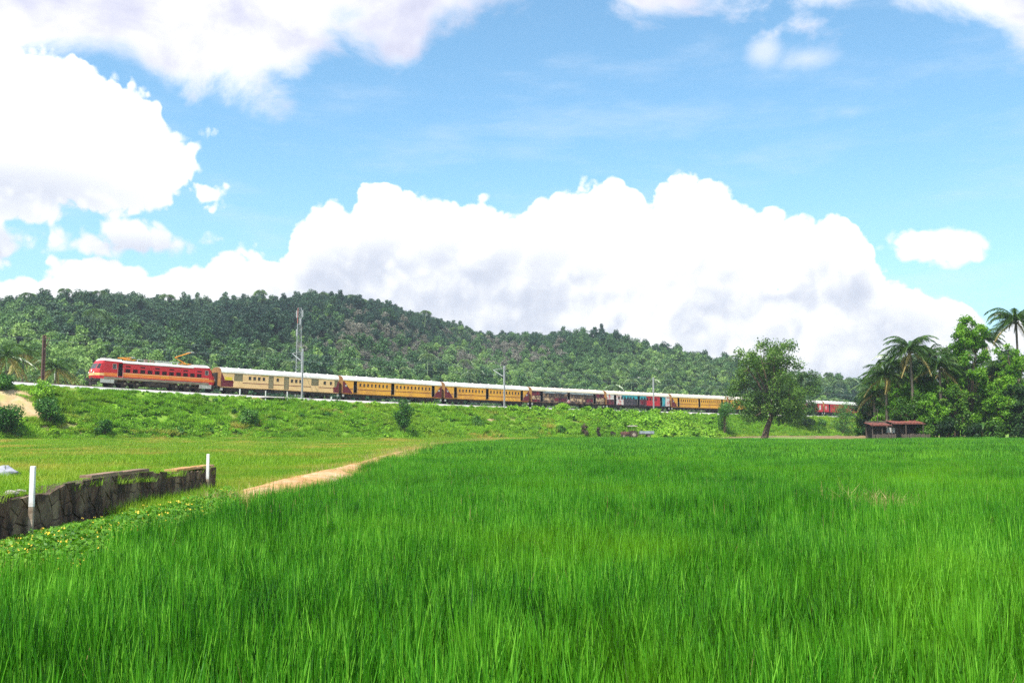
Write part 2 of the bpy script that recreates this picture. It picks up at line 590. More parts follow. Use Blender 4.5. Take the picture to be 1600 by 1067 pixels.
M['dark'] = pm('dark_interior', (0.014, 0.012, 0.012), (0.022, 0.018, 0.017), 3, 3, 0.6)
M['glass'] = pm('window_glass', (0.022, 0.024, 0.026), (0.035, 0.038, 0.040), 2, 3, 0.12, spec=0.6)
M['louvre'] = pm('louvre_maroon', (0.075, 0.012, 0.014), (0.050, 0.010, 0.011), 3, 3, 0.55)
M['pan_orange'] = pm('pantograph_orange', (0.80, 0.33, 0.02), (0.70, 0.27, 0.02), 5, 3, 0.4)
M['insul'] = pm('insulator_brown', (0.28, 0.20, 0.15), (0.16, 0.11, 0.08), 5, 3, 0.3)
M['lamp'] = pm('headlight_glass', (0.80, 0.78, 0.70), (0.70, 0.68, 0.60), 5, 2, 0.15)
M['yellow'] = pm('coach_ochre_paint', (0.90, 0.44, 0.052), (0.80, 0.37, 0.045), 0.8, 6, 0.5, stretch=(0.6, 1, 1.6), c3=(0.66, 0.30, 0.05), scale3=0.45)
M['cream'] = pm('coach_cream_paint', (0.87, 0.58, 0.28), (0.79, 0.50, 0.23), 0.8, 6, 0.5, stretch=(0.6, 1, 1.6))
M['maroon'] = pm('coach_maroon_paint', (0.165, 0.018, 0.026), (0.13, 0.016, 0.022), 1.0, 4, 0.5)
M['endwall'] = pm('coach_end_grime', (0.44, 0.225, 0.070), (0.25, 0.125, 0.050), 0.9, 6, 0.65)
M['shutter'] = pm('olive_grey_shutter', (0.34, 0.27, 0.155), (0.28, 0.22, 0.12), 1.5, 4, 0.6, stretch=(1, 1, 8))
M['yellow_sign'] = pm('yellow_board', (0.78, 0.60, 0.03), (0.70, 0.52, 0.03), 2, 3, 0.5)
M['olive_sign'] = pm('olive_board', (0.42, 0.34, 0.04), (0.36, 0.28, 0.04), 2, 3, 0.5)
M['ad_brown'] = pm('advert_brown', (0.10, 0.055, 0.045), (0.030, 0.016, 0.018), 1.1, 6, 0.45, c3=(0.34, 0.21, 0.12), scale3=0.9, lo=0.42, hi=0.55)
M['ad_cream'] = pm('advert_cream', (0.66, 0.44, 0.26), (0.16, 0.09, 0.06), 2.2, 5, 0.45, lo=0.45, hi=0.55)
M['ad_sky'] = pm('advert_greyblue', (0.44, 0.50, 0.54), (0.16, 0.16, 0.18), 1.3, 5, 0.45, stretch=(0.5, 1, 3), lo=0.45, hi=0.55)
M['ad_black'] = pm('advert_black', (0.030, 0.026, 0.036), (0.15, 0.10, 0.12), 1.8, 6, 0.45, lo=0.5, hi=0.6)
M['ad_cyan'] = pm('advert_cyan', (0.045, 0.42, 0.48), (0.05, 0.20, 0.26), 1.2, 4, 0.45, lo=0.45, hi=0.6)
M['ad_red'] = pm('advert_red', (0.64, 0.016, 0.030), (0.54, 0.014, 0.026), 1.0, 4, 0.42)
M['ad_white'] = pm('advert_white', (0.74, 0.66, 0.64), (0.64, 0.20, 0.19), 1.6, 5, 0.45, lo=0.48, hi=0.58)
M['ad_crimson'] = pm('advert_crimson', (0.20, 0.016, 0.034), (0.06, 0.010, 0.018), 1.4, 5, 0.45, lo=0.45, hi=0.58)
M['galv'] = pm('galvanised_steel', (0.52, 0.53, 0.53), (0.40, 0.41, 0.41), 3, 4, 0.45, 0.4)
M['old_mast'] = pm('rusty_mast', (0.15, 0.075, 0.055), (0.09, 0.05, 0.04), 3, 4, 0.7)
M['white_paint'] = pm('white_post_paint', (0.78, 0.77, 0.74), (0.50, 0.44, 0.36), 7, 6, 0.7, lo=0.50, hi=0.74)
M['post_stain'] = pm('stained_concrete', (0.46, 0.38, 0.29), (0.20, 0.14, 0.09), 6, 6, 0.85, bump=0.4)
M['tower_red'] = pm('tower_red_paint', (0.55, 0.12, 0.08), (0.48, 0.13, 0.09), 3, 3, 0.5)
M['tower_white'] = pm('tower_white_paint', (0.44, 0.45, 0.46), (0.34, 0.35, 0.36), 3, 3, 0.5)
# ------------------------------------------------------------------ the railway line
PHI = R(43.235)
TD = Vector((math.cos(PHI), math.sin(PHI), 0))          # along the train, away from the camera
TN = Vector((math.sin(PHI), -math.cos(PHI), 0))         # from the track towards the camera
T0 = Vector((-45.09, 157.20, 0)) - TN * 1.62            # centre line below the front of the first coach
STEP = 22.3
_s = np.arange(10) * STEP
_h = np.array([10.56, 10.13, 9.80, 9.66, 9.64, 9.56, 9.49, 9.43, 9.41, 9.39])
_q = np.polyfit(_s, _h, 3)


def rail_z(s):
    """height of the rail head"""
    s = np.asarray(s, dtype=float)
    sc_ = np.clip(s, -30, 205)
    return np.polyval(_q, sc_) + (np.minimum(s, -30) + 30) * -0.012 + CAMZ - 4.03


def track_sd(X, Y):
    """station along the track and offset towards the camera"""
    dx, dy = X - T0.x, Y - T0.y
    return dx * TD.x + dy * TD.y, dx * TN.x + dy * TN.y


def tpt(s, off, z):
    p = T0 + TD * s + TN * off
    return Vector((p.x, p.y, z))


TOE = 15.5


def ground_z(X, Y):
    X = np.asarray(X, dtype=float)
    Y = np.asarray(Y, dtype=float)
    s, o = track_sd(X, Y)
    z = 0.50 * sm(Y, 30, 125) + 0.45 * sm(-o, -30, -18)
    z = z + 0.35 * sm(X, 40, 62) * sm(Y, 128, 142)
    return z + 0.03 * vnoise(X * 0.3, Y * 0.3, 5) * sm(Y, 60, 90)


def gz(x, y):
    return float(ground_z(x, y))


xs = np.concatenate([np.linspace(-2600, -260, 14), np.linspace(-240, -42, 34), np.linspace(-40, 40, 81), np.linspace(42, 240, 34), np.linspace(260, 2600, 14)])
ys = np.concatenate([np.linspace(-120, -5, 10), np.linspace(0, 60, 61), np.linspace(62, 300, 110), np.linspace(320, 5000, 24)])
o = link('ground', grid_mesh('ground', xs, ys, ground_z, [M['ground']]))
tag(o, kind='structure')


# embankment: one long prism with an uneven grassy slope
def bank_profile(s):
    zr = float(rail_z(s))
    return zr


def bank_z(s, off):
    zr = rail_z(s)
    top = zr - 0.62
    low = 0.75
    t = np.clip((off - 4.4) / (TOE - 4.4), 0, 1.2)
    tb = np.clip((-off - 4.4) / 9.0, 0, 1.2)
    z = top - (top - low) * np.where(off > 0, t, 0) - (top - 3.0) * np.where(off < 0, tb, 0)
    rough = 0.16 * vnoise(s * 0.5, off * 0.6, 11) + 0.30 * vnoise(s * 0.09, off * 0.2, 12)
    return z + rough * sm(off, 4.6, 7.0) * (1 - sm(off, TOE - 1, TOE + 1))


S = np.concatenate([np.linspace(-150, -70, 20), np.linspace(-68, 225, 196), np.linspace(230, 420, 24)])
O = np.array([-14, -9, -4.4, -2.5, 0, 2.5, 4.0, 4.4, 4.9, 5.6, 6.5, 7.5, 8.5, 9.5, 10.5, 11.5, 12.5, 13.5, 14.5, 15.5, 16.5])
SS, OO = np.meshgrid(S, O)
ZZ = bank_z(SS, OO)
V = np.stack([T0.x + TD.x * SS + TN.x * OO, T0.y + TD.y * SS + TN.y * OO, ZZ], -1).reshape(-1, 3)
nx, ny = len(S), len(O)
i = np.arange((ny - 1) * (nx - 1))
a = (i // (nx - 1)) * nx + i % (nx - 1)
o = link('embankment', np_mesh('embankment', V, np.stack([a, a + 1, a + nx + 1, a + nx], 1)[:, ::-1], [M['bank']], smooth=True))
tag(o, kind='structure')

# ballast bed, sleepers and rails
S2 = np.linspace(-150, 400, 276)
prof_b = [(-3.6, -0.66), (-2.0, -0.17), (2.0, -0.17), (3.6, -0.66)]
V, Fq = [], []
for k, s in enumerate(S2):
    zr = float(rail_z(s))
    for q, (oo, dz) in enumerate(prof_b):
        w = 0.10 * math.sin(s * 1.7 + q) + 0.06 * math.sin(s * 4.1)
        p = tpt(s, oo + (w if q in (0, 3) else 0), zr + dz)
        V.append(p)
for k in range(len(S2) - 1):
    for q in range(3):
        a = k * 4 + q
        Fq.append((a, a + 1, a + 5, a + 4))
ballast = link('ballast_bed', np_mesh('ballast_bed', np.array([tuple(v) for v in V]), Fq, [M['ballast']]))
tag(ballast, kind='structure')
for off in (-0.838, 0.838):
    V, Fq = [], []
    for s in S2:
        zr = float(rail_z(s))
        for oo, dz in ((-0.07, -0.16), (-0.035, 0.0), (0.035, 0.0), (0.07, -0.16)):
            V.append(tuple(tpt(s, off + oo, zr + dz)))
    for k in range(len(S2) - 1):
        for q in range(3):
            a = k * 4 + q
            Fq.append((a, a + 1, a + 5, a + 4))
    r = link('rail', np_mesh('rail', np.array(V), Fq, [M['rail']]), ballast)
sl = MB()
for k in range(int(300 / 0.65)):
    s = -90 + k * 0.65
    zr = float(rail_z(s))
    Mx = Matrix.Translation(tpt(s, 0, zr - 0.17)) @ Matrix.Rotation(PHI, 4, 'Z')
    sl.box(-0.12, 0.12, -1.35, 1.35, -0.05, 0.03, 0, Mx)
o = link('sleepers', sl.mesh('sleepers', [M['sleeper']]), ballast)
tag(o, kind='stuff')

# ------------------------------------------------------------------ hills
crest_px = [(-500, 520), (-300, 500), (-100, 478), (0, 470), (60, 462), (150, 459), (230, 464), (300, 471), (360, 470), (440, 467), (480, 457), (530, 459), (600, 468), (660, 486), (700, 494),
            (760, 511), (820, 512), (880, 514), (950, 521), (1000, 541), (1050, 550), (1100, 564), (1150, 575), (1210, 588), (1260, 586), (1300, 580), (1350, 592), (1500, 600), (1700, 610), (2100, 620)]
cpx = np.array([p[0] for p in crest_px], float)
cpy = np.array([p[1] for p in crest_px], float)
TREE_H = 5.5


def hill_params(px):
    Yc = np.interp(px, [-500, 0, 300, 480, 800, 1100, 1300, 2100], [430, 470, 560, 600, 610, 590, 560, 560])
    Yb = np.interp(px, [-500, 0, 400, 800, 1100, 1400, 2100], [205, 215, 235, 262, 330, 380, 380])
    yc = np.interp(px, cpx, cpy)
    Zc = CAMZ + (680 - yc) / F * Yc - TREE_H
    return Yc, Yb, np.maximum(Zc, 8.0)


def hill_z(X, Y):
    X = np.asarray(X, float)
    Y = np.asarray(Y, float)
    px = 800 + F * X / Y
    Yc, Yb, Zc = hill_params(px)
    t = (Y - Yb) / (Yc - Yb)
    up = np.clip(t, 0, 1)
    shape = 0.55 * up + 0.45 * up * up * (3 - 2 * up)
    z = 3.0 + (Zc - 3.0) * shape
    back = np.clip(t - 1, 0, None)
    z = z - 55 * back
    n = 7.0 * vnoise(X * 0.022, Y * 0.018, 3) + 3.0 * vnoise(X * 0.06, Y * 0.05, 4)
    z = z + n * (4 * up * (1 - up)) ** 0.8
    z = z + 5 * np.exp(-((px - 40) / 190) ** 2) * np.exp(-((t - 0.38) / 0.25) ** 2)
    return np.where(t < 0, 3.0 + 40 * np.minimum(t, 0), z)


PX = np.arange(-520, 2120, 20.0)
TT = np.concatenate([np.linspace(-0.12, 1.0, 46), np.linspace(1.05, 2.2, 12)])
pxg, tg = np.meshgrid(PX, TT)
Ycg, Ybg, _ = hill_params(pxg)
Yg = Ybg + tg * (Ycg - Ybg)
Xg = (pxg - 800) / F * Yg
Zg = hill_z(Xg, Yg)
V = np.stack([Xg, Yg, Zg], -1).reshape(-1, 3)
nx, ny = len(PX), len(TT)
i = np.arange((ny - 1) * (nx - 1))
a = (i // (nx - 1)) * nx + i % (nx - 1)
o = link('hills', np_mesh('hills', V, np.stack([a, a + 1, a + nx + 1, a + nx], 1), [M['hill_ground']], smooth=True))
tag(o, kind='structure')


# ------------------------------------------------------------------ foliage builders
def leaf_cloud(rng, blobs, n, size, shell=0.55, up=0.35, aspect=0.55, jitter=0.12):
    """n leaf quads spread through ellipsoids; returns V, F, tint"""
    B = np.array(blobs, float)
    w = B[:, 3] * B[:, 4] + B[:, 4] * B[:, 5]
    w /= w.sum()
    k = rng.choice(len(B), n, p=w)
    d = rng.normal(size=(n, 3))
    d /= np.linalg.norm(d, axis=1)[:, None]
    r = shell + (1 - shell) * rng.uniform(0, 1, n) ** 0.6 + rng.normal(0, jitter, n)
    c = B[k, :3] + d * B[k, 3:6] * r[:, None]
    nrm = d * 0.8 + rng.normal(size=(n, 3)) * 0.65 + np.array([0, 0, up])
    nrm /= np.linalg.norm(nrm, axis=1)[:, None]
    t = np.cross(nrm, rng.normal(size=(n, 3)))
    t /= np.linalg.norm(t, axis=1)[:, None] + 1e-9
    b = np.cross(nrm, t)
    s = size * rng.uniform(0.6, 1.35, n)[:, None]
    V = np.empty((n, 4, 3))
    V[:, 0] = c - t * s
    V[:, 1] = c + b * s * aspect - nrm * s * 0.15
    V[:, 2] = c + t * s
    V[:, 3] = c - b * s * aspect - nrm * s * 0.15
    tint = np.clip(rng.uniform(0, 1, n) * 0.75 + 0.22 * rng.uniform(-1, 1, len(B))[k] + 0.12, 0, 1)
    return V.reshape(-1, 3), np.arange(4 * n).reshape(n, 4), tint


def frond_arrays(rng, L, n=26, droop=0.6, leaflet=0.75, rise=0.35, wide=0.05):
    """coconut frond along +x; quads for the rachis and every leaflet"""
    V, Fq = [], []

    def spine(t):
        return np.array([L * t * (1 - 0.12 * droop * t), 0, L * (rise * t - (rise + droop) * 0.75 * t * t)])
    m = 7
    for k in range(m):
        p, q = spine(k / m), spine((k + 1) / m)
        w0, w1 = 0.045 * (1 - k / m) + 0.012, 0.045 * (1 - (k + 1) / m) + 0.012
        b = len(V)
        V += [p + [0, -w0, 0], p + [0, w0, 0], q + [0, w1, 0], q + [0, -w1, 0]]
        Fq.append((b, b + 1, b + 2, b + 3))
    for k in range(n):
        t = 0.14 + 0.86 * (k + 0.5) / n
        p = spine(t)
        l = leaflet * (0.55 + 0.9 * math.sin(math.pi * min(1, 0.12 + t * 0.88)) ** 0.7) * rng.uniform(0.85, 1.15)
        for sgn in (-1, 1):
            fwd = 0.55 + 0.5 * t
            dz = -0.55 - 0.5 * rng.uniform(0, 1)
            d = np.array([fwd, sgn * 1.0, dz])
            d /= np.linalg.norm(d)
            e = p + d * l
            mid = p + d * l * 0.45 + np.array([0, 0, 0.06 * l])
            w = np.array([wide, 0, 0.3 * wide])
            b = len(V)
            V += [p - w * 0.6, p + w * 0.6, mid + w, e, mid - w]
            Fq.append((b, b + 1, b + 2, b + 4))
            b2 = len(V)
            V += [mid - w, mid + w, e + w * 0.15, e - w * 0.15]
            Fq.append((b2, b2 + 1, b2 + 2, b2 + 3))
    Fq = np.array(Fq)
    return np.array(V), Fq, np.clip(rng.uniform(0.1, 0.9, len(Fq)), 0, 1)


def rotm(V, rz, ry=0.0):
    cy, sy = math.cos(ry), math.sin(ry)
    Rm = np.array([[cy, 0, sy], [0, 1, 0], [-sy, 0, cy]])
    cz, sz = math.cos(rz), math.sin(rz)
    Rz = np.array([[cz, -sz, 0], [sz, cz, 0], [0, 0, 1]])
    return V @ (Rz @ Rm).T


def join_arrays(parts):
    V, Fq, T, off = [], [], [], 0
    for v, f, t in parts:
        V.append(v)
        Fq.append(np.asarray(f) + off)
        T.append(t)
        off += len(v)
    return np.concatenate(V), np.concatenate(Fq), np.concatenate(T)


# ------------------------------------------------------------------ scatter: one object, instances of prototypes
def protos(name, meshes):
    col_ = bpy.data.collections.new(name)
    for k, me in enumerate(meshes):
        ob = bpy.data.objects.new('%s_%02d' % (name, k), me)
        col_.objects.link(ob)
    return col_


def scatter(name, P, rot, scl, idx, coll):
    me = bpy.data.meshes.new(name)
    n = len(P)
    me.vertices.add(n)
    me.vertices.foreach_set('co', np.asarray(P, np.float32).ravel())
    for nm, typ, key, val in (('rot', 'FLOAT_VECTOR', 'vector', rot), ('scl', 'FLOAT_VECTOR', 'vector', scl), ('idx', 'INT', 'value', idx)):
        at_ = me.attributes.new(nm, typ, 'POINT')
        at_.data.foreach_set(key, np.asarray(val, np.int32 if typ == 'INT' else np.float32).ravel())
    me.update()
    o = link(name, me)
    ng = bpy.data.node_groups.new(name, 'GeometryNodeTree')
    ng.interface.new_socket('Geometry', in_out='INPUT', socket_type='NodeSocketGeometry')
    ng.interface.new_socket('Geometry', in_out='OUTPUT', socket_type='NodeSocketGeometry')
    nd = ng.nodes
    gi, go = nd.new('NodeGroupInput'), nd.new('NodeGroupOutput')
    ci = nd.new('GeometryNodeCollectionInfo')
    ci.inputs['Collection'].default_value = coll
    ci.inputs['Separate Children'].default_value = True
    ci.inputs['Reset Children'].default_value = True
    ip = nd.new('GeometryNodeInstanceOnPoints')
    ip.inputs['Pick Instance'].default_value = True

    def attr(nm, dt):
        a_ = nd.new('GeometryNodeInputNamedAttribute')
        a_.data_type = dt
        a_.inputs['Name'].default_value = nm
        return a_.outputs['Attribute']
    e2r = nd.new('FunctionNodeEulerToRotation')
    L = ng.links.new
    L(gi.outputs[0], ip.inputs['Points'])
    L(ci.outputs[0], ip.inputs['Instance'])
    L(attr('idx', 'INT'), ip.inputs['Instance Index'])
    L(attr('rot', 'FLOAT_VECTOR'), e2r.inputs[0])
    L(e2r.outputs[0], ip.inputs['Rotation'])
    L(attr('scl', 'FLOAT_VECTOR'), ip.inputs['Scale'])
    L(ip.outputs[0], go.inputs[0])
    md = o.modifiers.new('scatter', 'NODES')
    md.node_group = ng
    o['kind'] = 'stuff'
    return o


def rz_only(rng, n, tilt=0.0):
    return np.stack([rng.normal(0, tilt, n), rng.normal(0, tilt, n), rng.uniform(0, 6.2832, n)], 1)


def uni_scale(rng, n, lo, hi, zlo=0.9, zhi=1.1):
    s = rng.uniform(lo, hi, n)
    return np.stack([s, s, s * rng.uniform(zlo, zhi, n)], 1)


# ------------------------------------------------------------------ forest on the hills
rng = np.random.RandomState(21)
fm = []


def forest_crown(rng, mat, h, r, n, size, lobes=9):
    bl = []
    for k in range(lobes):
        a = rng.uniform(0, 6.28)
        rr = r * rng.uniform(0.1, 0.85)
        q_ = r * rng.uniform(0.22, 0.50)
        bl.append((rr * math.cos(a), rr * math.sin(a), h * (0.22 + 0.46 * (1 - rr / r) + rng.uniform(-0.10, 0.14)), q_, q_, q_ * rng.uniform(0.7, 1.0)))
    V, Fq, T = leaf_cloud(rng, bl, n, size)
    return np_mesh('forest_crown', V, Fq, [mat], T)


def forest_palm(rng, mat, h, L):
    parts = []
    for k in range(17):
        rise = rng.uniform(0.05, 0.9)
        v, f, t = frond_arrays(rng, L * rng.uniform(0.85, 1.1), 7, 0.75, 1.1, rise, 0.16)
        v = rotm(v, k * 2.4 + rng.uniform(-.2, .2)) + np.array([0, 0, h])
        parts.append((v, f, t))
    n = 6
    v = []
    f = []
    for k in range(n):
        b = len(v)
        a0 = 6.2832 * k / n
        a1 = 6.2832 * (k + 1) / n
        v += [np.array([.2 * math.cos(a0), .2 * math.sin(a0), 0]), np.array([.2 * math.cos(a1), .2 * math.sin(a1), 0]),
              np.array([.13 * math.cos(a1), .13 * math.sin(a1), h]), np.array([.13 * math.cos(a0), .13 * math.sin(a0), h])]
        f.append((b, b + 1, b + 2, b + 3))
    parts.append((np.array(v), np.array(f), np.full(n, 0.9)))
    V, Fq, T = join_arrays(parts)
    return np_mesh('forest_palm', V, Fq, [mat], T)


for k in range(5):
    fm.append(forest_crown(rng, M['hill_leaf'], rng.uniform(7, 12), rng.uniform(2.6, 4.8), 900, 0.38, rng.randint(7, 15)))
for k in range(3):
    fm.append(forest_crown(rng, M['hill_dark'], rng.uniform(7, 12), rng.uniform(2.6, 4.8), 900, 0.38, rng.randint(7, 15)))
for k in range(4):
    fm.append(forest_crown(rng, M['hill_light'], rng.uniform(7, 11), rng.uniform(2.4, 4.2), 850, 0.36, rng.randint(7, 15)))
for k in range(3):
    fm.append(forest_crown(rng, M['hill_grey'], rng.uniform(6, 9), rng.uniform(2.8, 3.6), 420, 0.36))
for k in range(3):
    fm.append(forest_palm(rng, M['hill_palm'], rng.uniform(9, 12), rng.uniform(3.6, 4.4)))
fcoll = protos('forest_tree', fm)

P, idx = [], []
n_try = 31000
pxr = rng.uniform(-330, 1950, n_try)
tr = rng.uniform(0, 1, n_try) ** 0.85 * 1.06
tr = np.where(rng.uniform(0, 1, n_try) < 0.10, rng.uniform(0.90, 1.04, n_try), tr)
Yc_, Yb_, _ = hill_params(pxr)
Yr = Yb_ + tr * (Yc_ - Yb_)
Xr = (pxr - 800) / F * Yr
Zr = hill_z(Xr, Yr)
yr = 680 - F * (Zr + 6 - CAMZ) / Yr
clump = vnoise(Xr * 0.03, Yr * 0.03, 8)
dark_n = vnoise(Xr * 0.018, Yr * 0.02, 9)
keep = rng.uniform(0, 1, n_try) < np.clip(Yr / 560, 0.45, 1) * 0.98
for k in range(n_try):
    x, y = pxr[k], yr[k]
    u = rng.uniform()
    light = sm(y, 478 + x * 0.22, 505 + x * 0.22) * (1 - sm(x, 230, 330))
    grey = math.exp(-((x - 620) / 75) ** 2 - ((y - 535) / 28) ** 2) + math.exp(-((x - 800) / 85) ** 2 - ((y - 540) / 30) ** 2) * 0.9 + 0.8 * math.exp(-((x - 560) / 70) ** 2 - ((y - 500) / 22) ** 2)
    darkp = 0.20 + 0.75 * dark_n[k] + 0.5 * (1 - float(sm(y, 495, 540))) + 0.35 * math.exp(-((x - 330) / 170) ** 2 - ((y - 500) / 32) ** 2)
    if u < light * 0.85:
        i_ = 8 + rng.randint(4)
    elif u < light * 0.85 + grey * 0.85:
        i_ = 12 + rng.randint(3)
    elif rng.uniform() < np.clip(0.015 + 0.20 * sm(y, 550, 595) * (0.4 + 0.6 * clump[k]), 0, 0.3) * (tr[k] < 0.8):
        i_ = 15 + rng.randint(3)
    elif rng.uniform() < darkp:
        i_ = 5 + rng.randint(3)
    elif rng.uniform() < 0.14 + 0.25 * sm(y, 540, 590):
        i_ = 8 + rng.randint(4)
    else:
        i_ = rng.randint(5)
    idx.append(i_)
P = np.stack([Xr, Yr, Zr - 0.6], 1)
idx = np.array(idx)
s = (0.34 + 0.66 * rng.uniform(0, 1, n_try) ** 1.8) * np.where(idx >= 15, 1.0, 1.0) * np.where(rng.uniform(0, 1, n_try) < 0.04, 1.25, 1.0)
scl = np.stack([s, s, s * rng.uniform(0.85, 1.2, n_try)], 1)
scl = scl * (1 - 0.30 * sm(tr, 0.86, 0.96))[:, None] * np.where(tr > 0.9, rng.uniform(0.9, 1.25, n_try), 1.0)[:, None]
scl[:, 2] *= 1 - 0.38 * sm(tr, 0.84, 0.94)
P[:, 2] -= 0.4 * sm(tr, 0.88, 0.97)
rot = rz_only(rng, n_try, 0.05)
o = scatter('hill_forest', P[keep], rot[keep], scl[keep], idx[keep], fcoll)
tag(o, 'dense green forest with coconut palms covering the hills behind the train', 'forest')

# ------------------------------------------------------------------ rice and grass patches
def blade_patch(rng, size, n, h, w, segs, mat, lean=0.25, droop=0.25, hvar=0.25, clumpn=0, dry=0.0, mats=None):
    """blades standing on a square patch; segs quads high, tip pinched"""
    if clumpn:
        cx = rng.uniform(-size / 2, size / 2, (clumpn, 2))
        ci = rng.randint(clumpn, size=n)
        off_ = rng.normal(0, 0.034, (n, 2))
        base = cx[ci] + off_
        chs = rng.uniform(0.80, 1.06, clumpn)[ci]
        cti = rng.uniform(0, 1, clumpn)[ci]
    else:
        base = rng.uniform(-size / 2, size / 2, (n, 2))
    H = h * (1 + hvar * rng.uniform(-1, 0.6, n))
    az_ = rng.uniform(0, 6.2832, n)
    if clumpn:
        H = H * chs
        az_ = np.arctan2(off_[:, 1], off_[:, 0]) + rng.normal(0, 0.7, n)
    ln = lean * rng.uniform(0.1, 1, n) ** 1.3
    dr = droop * rng.uniform(0, 1, n) ** 2.2
    dirx, diry = np.cos(az_), np.sin(az_)
    faz = az_ + math.pi / 2 + rng.normal(0, 0.9, n)
    wx, wy = np.cos(faz), np.sin(faz)
    W = w * rng.uniform(0.65, 1.25, n)
    rows = []
    for k in range(segs + 1):
        t = k / segs
        out = H * (ln * t + dr * t * t * 1.2)
        z = H * (t - 0.5 * dr * t * t * (0.6 + ln))
        ww = W * (0.55 + 0.45 * min(1, t * 3)) * (1 - t ** 2.2 * 0.94) * 0.5
        cx_ = base[:, 0] + dirx * out
        cy_ = base[:, 1] + diry * out
        rows.append(np.stack([cx_ - wx * ww, cy_ - wy * ww, z], 1))
        rows.append(np.stack([cx_ + wx * ww, cy_ + wy * ww, z], 1))
    V = np.stack(rows, 1)                       # n, 2*(segs+1), 3
    m = 2 * (segs + 1)
    b = (np.arange(n) * m)[:, None]
    Fq = np.concatenate([b + np.array([2 * k, 2 * k + 1, 2 * k + 3, 2 * k + 2]) for k in range(segs)], 1).reshape(-1, 4)
    tv = rng.uniform(0, 1, n)
    if clumpn:
        tv = 0.62 * tv + 0.38 * cti
    tint = np.repeat(tv, segs)
    mi = None
    ms = [mat]
    if dry:
        ms = [mat, M['rice_dry']]
        mi = np.repeat((rng.uniform(0, 1, n) < dry).astype(int), segs)
    return np_mesh('blade_patch', V.reshape(-1, 3), Fq, ms, tint, mi)


# the field path: runs away from the camera along the left edge of the rice, then bends right
path_px = [(372, 800, 0.16), (392, 786, 0.18), (450, 763, 0.2), (520, 743, 0.22), (546, 735, 0.24), (600, 717, 0.3), (650, 705, 0.4), (720, 697, 0.52), (800, 692, 0.60)]
path_pts = []
for px, py, z in path_px:
    d = ray(px, py)
    t = (z - CAMZ) / d.z
    path_pts.append((d.x * t, d.y * t))
ppx = np.array([p[0] for p in path_pts])
ppy = np.array([p[1] for p in path_pts])


def path_x(Y):
    return np.interp(Y, ppy, ppx)


WALL_A, WALL_B = Vector((-7.15, 7.0, 0)), Vector((-8.10, 28.2, 0))


def wall_x(Y):
    t = (Y - WALL_A.y) / (WALL_B.y - WALL_A.y)
    return WALL_A.x + (WALL_B.x - WALL_A.x) * t


def rice_mask(X, Y):
    s_, o_ = track_sd(X, Y)
    left = np.interp(Y, [0, 7.6, 19, 27, 45, 57, 80], [-4.5, -4.5, -4.35, -4.6, -5.3, -5.6, -5.9])
    left = np.where(Y > 60, np.maximum(left, path_x(Y) + 0.75), left)
    left = left + 0.22 * vnoise(X * 0.7, Y * 0.8, 31)
    ok = (X > left) & (o_ > TOE + 7.5)
    ok &= ~((Y > ppy[-1] - 2) & (X < ppx[-1] + (Y - ppy[-1]) * 0.1 + 1))
    ok &= ~((X > 38) & (Y > 143 - (X - 38) * 0.1))
    return ok


def jgrid(rng, x0, x1, y0, y1, st, jit=0.25):
    gx, gy = np.meshgrid(np.arange(x0, x1, st), np.arange(y0, y1, st))
    gx = gx.ravel() + rng.uniform(-jit, jit, gx.size) * st
    gy = gy.ravel() + rng.uniform(-jit, jit, gy.size) * st
    return gx, gy


def in_view(X, Y, m=3.0):
    return (np.abs(X) < 0.56 * Y + m)


rng = np.random.RandomState(5)
near = [blade_patch(rng, 0.62, 470, 0.58, 0.0120, 3, M['rice'], 0.16, 0.16, 0.30, clumpn=13, dry=0.004) for _ in range(5)]
midp = [blade_patch(rng, 1.10, 720, 0.58, 0.0150, 2, M['rice'], 0.16, 0.15, 0.30, clumpn=36, dry=0.004) for _ in range(5)]
farp = [blade_patch(rng, 2.30, 800, 0.57, 0.033, 2, M['rice'], 0.14, 0.14, 0.34, dry=0.004) for _ in range(5)]
rcoll = protos('rice_tuft', near + midp + farp)
PX_, RY_, SC_, IX_ = [], [], [], []
gap_c = (at(1360, 782, 18.5), )
for (y0, y1, st, base_i) in ((2.4, 13.5, 0.50, 0), (13.5, 46, 0.92, 5), (46, 205, 1.95, 10)):
    X, Y = jgrid(rng, -0.62 * y1 - 4, 0.62 * y1 + 4, y0, y1, st)
    k = rice_mask(X, Y) & in_view(X, Y, 3.5)
    # a beaten-down hollow in the crop
    gd = np.hypot((X - 6.45) / 0.75, (Y - 18.0) / 2.2) + 0.25 * vnoise(X * 3, Y * 3, 91)
    k &= gd > 1
    X, Y = X[k], Y[k]
    n = len(X)
    hgt = 1.0 + 0.10 * vnoise(X * 0.35, Y * 0.35, 41) + 0.07 * vnoise(X * 1.1, Y * 1.1, 42)
    hgt = hgt * (0.92 + 0.08 * sm(Y, 4, 12))
    PX_.append(np.stack([X, Y, ground_z(X, Y)], 1))
    RY_.append(rz_only(rng, n, 0.035))
    s1 = rng.uniform(0.92, 1.08, n)
    SC_.append(np.stack([s1, s1, s1 * hgt], 1))
    IX_.append(base_i + rng.randint(5, size=n))
o = scatter('rice_crop', np.concatenate(PX_), np.concatenate(RY_), np.concatenate(SC_), np.concatenate(IX_), rcoll)
tag(o, 'bright green young rice crop filling the foreground field', 'rice')

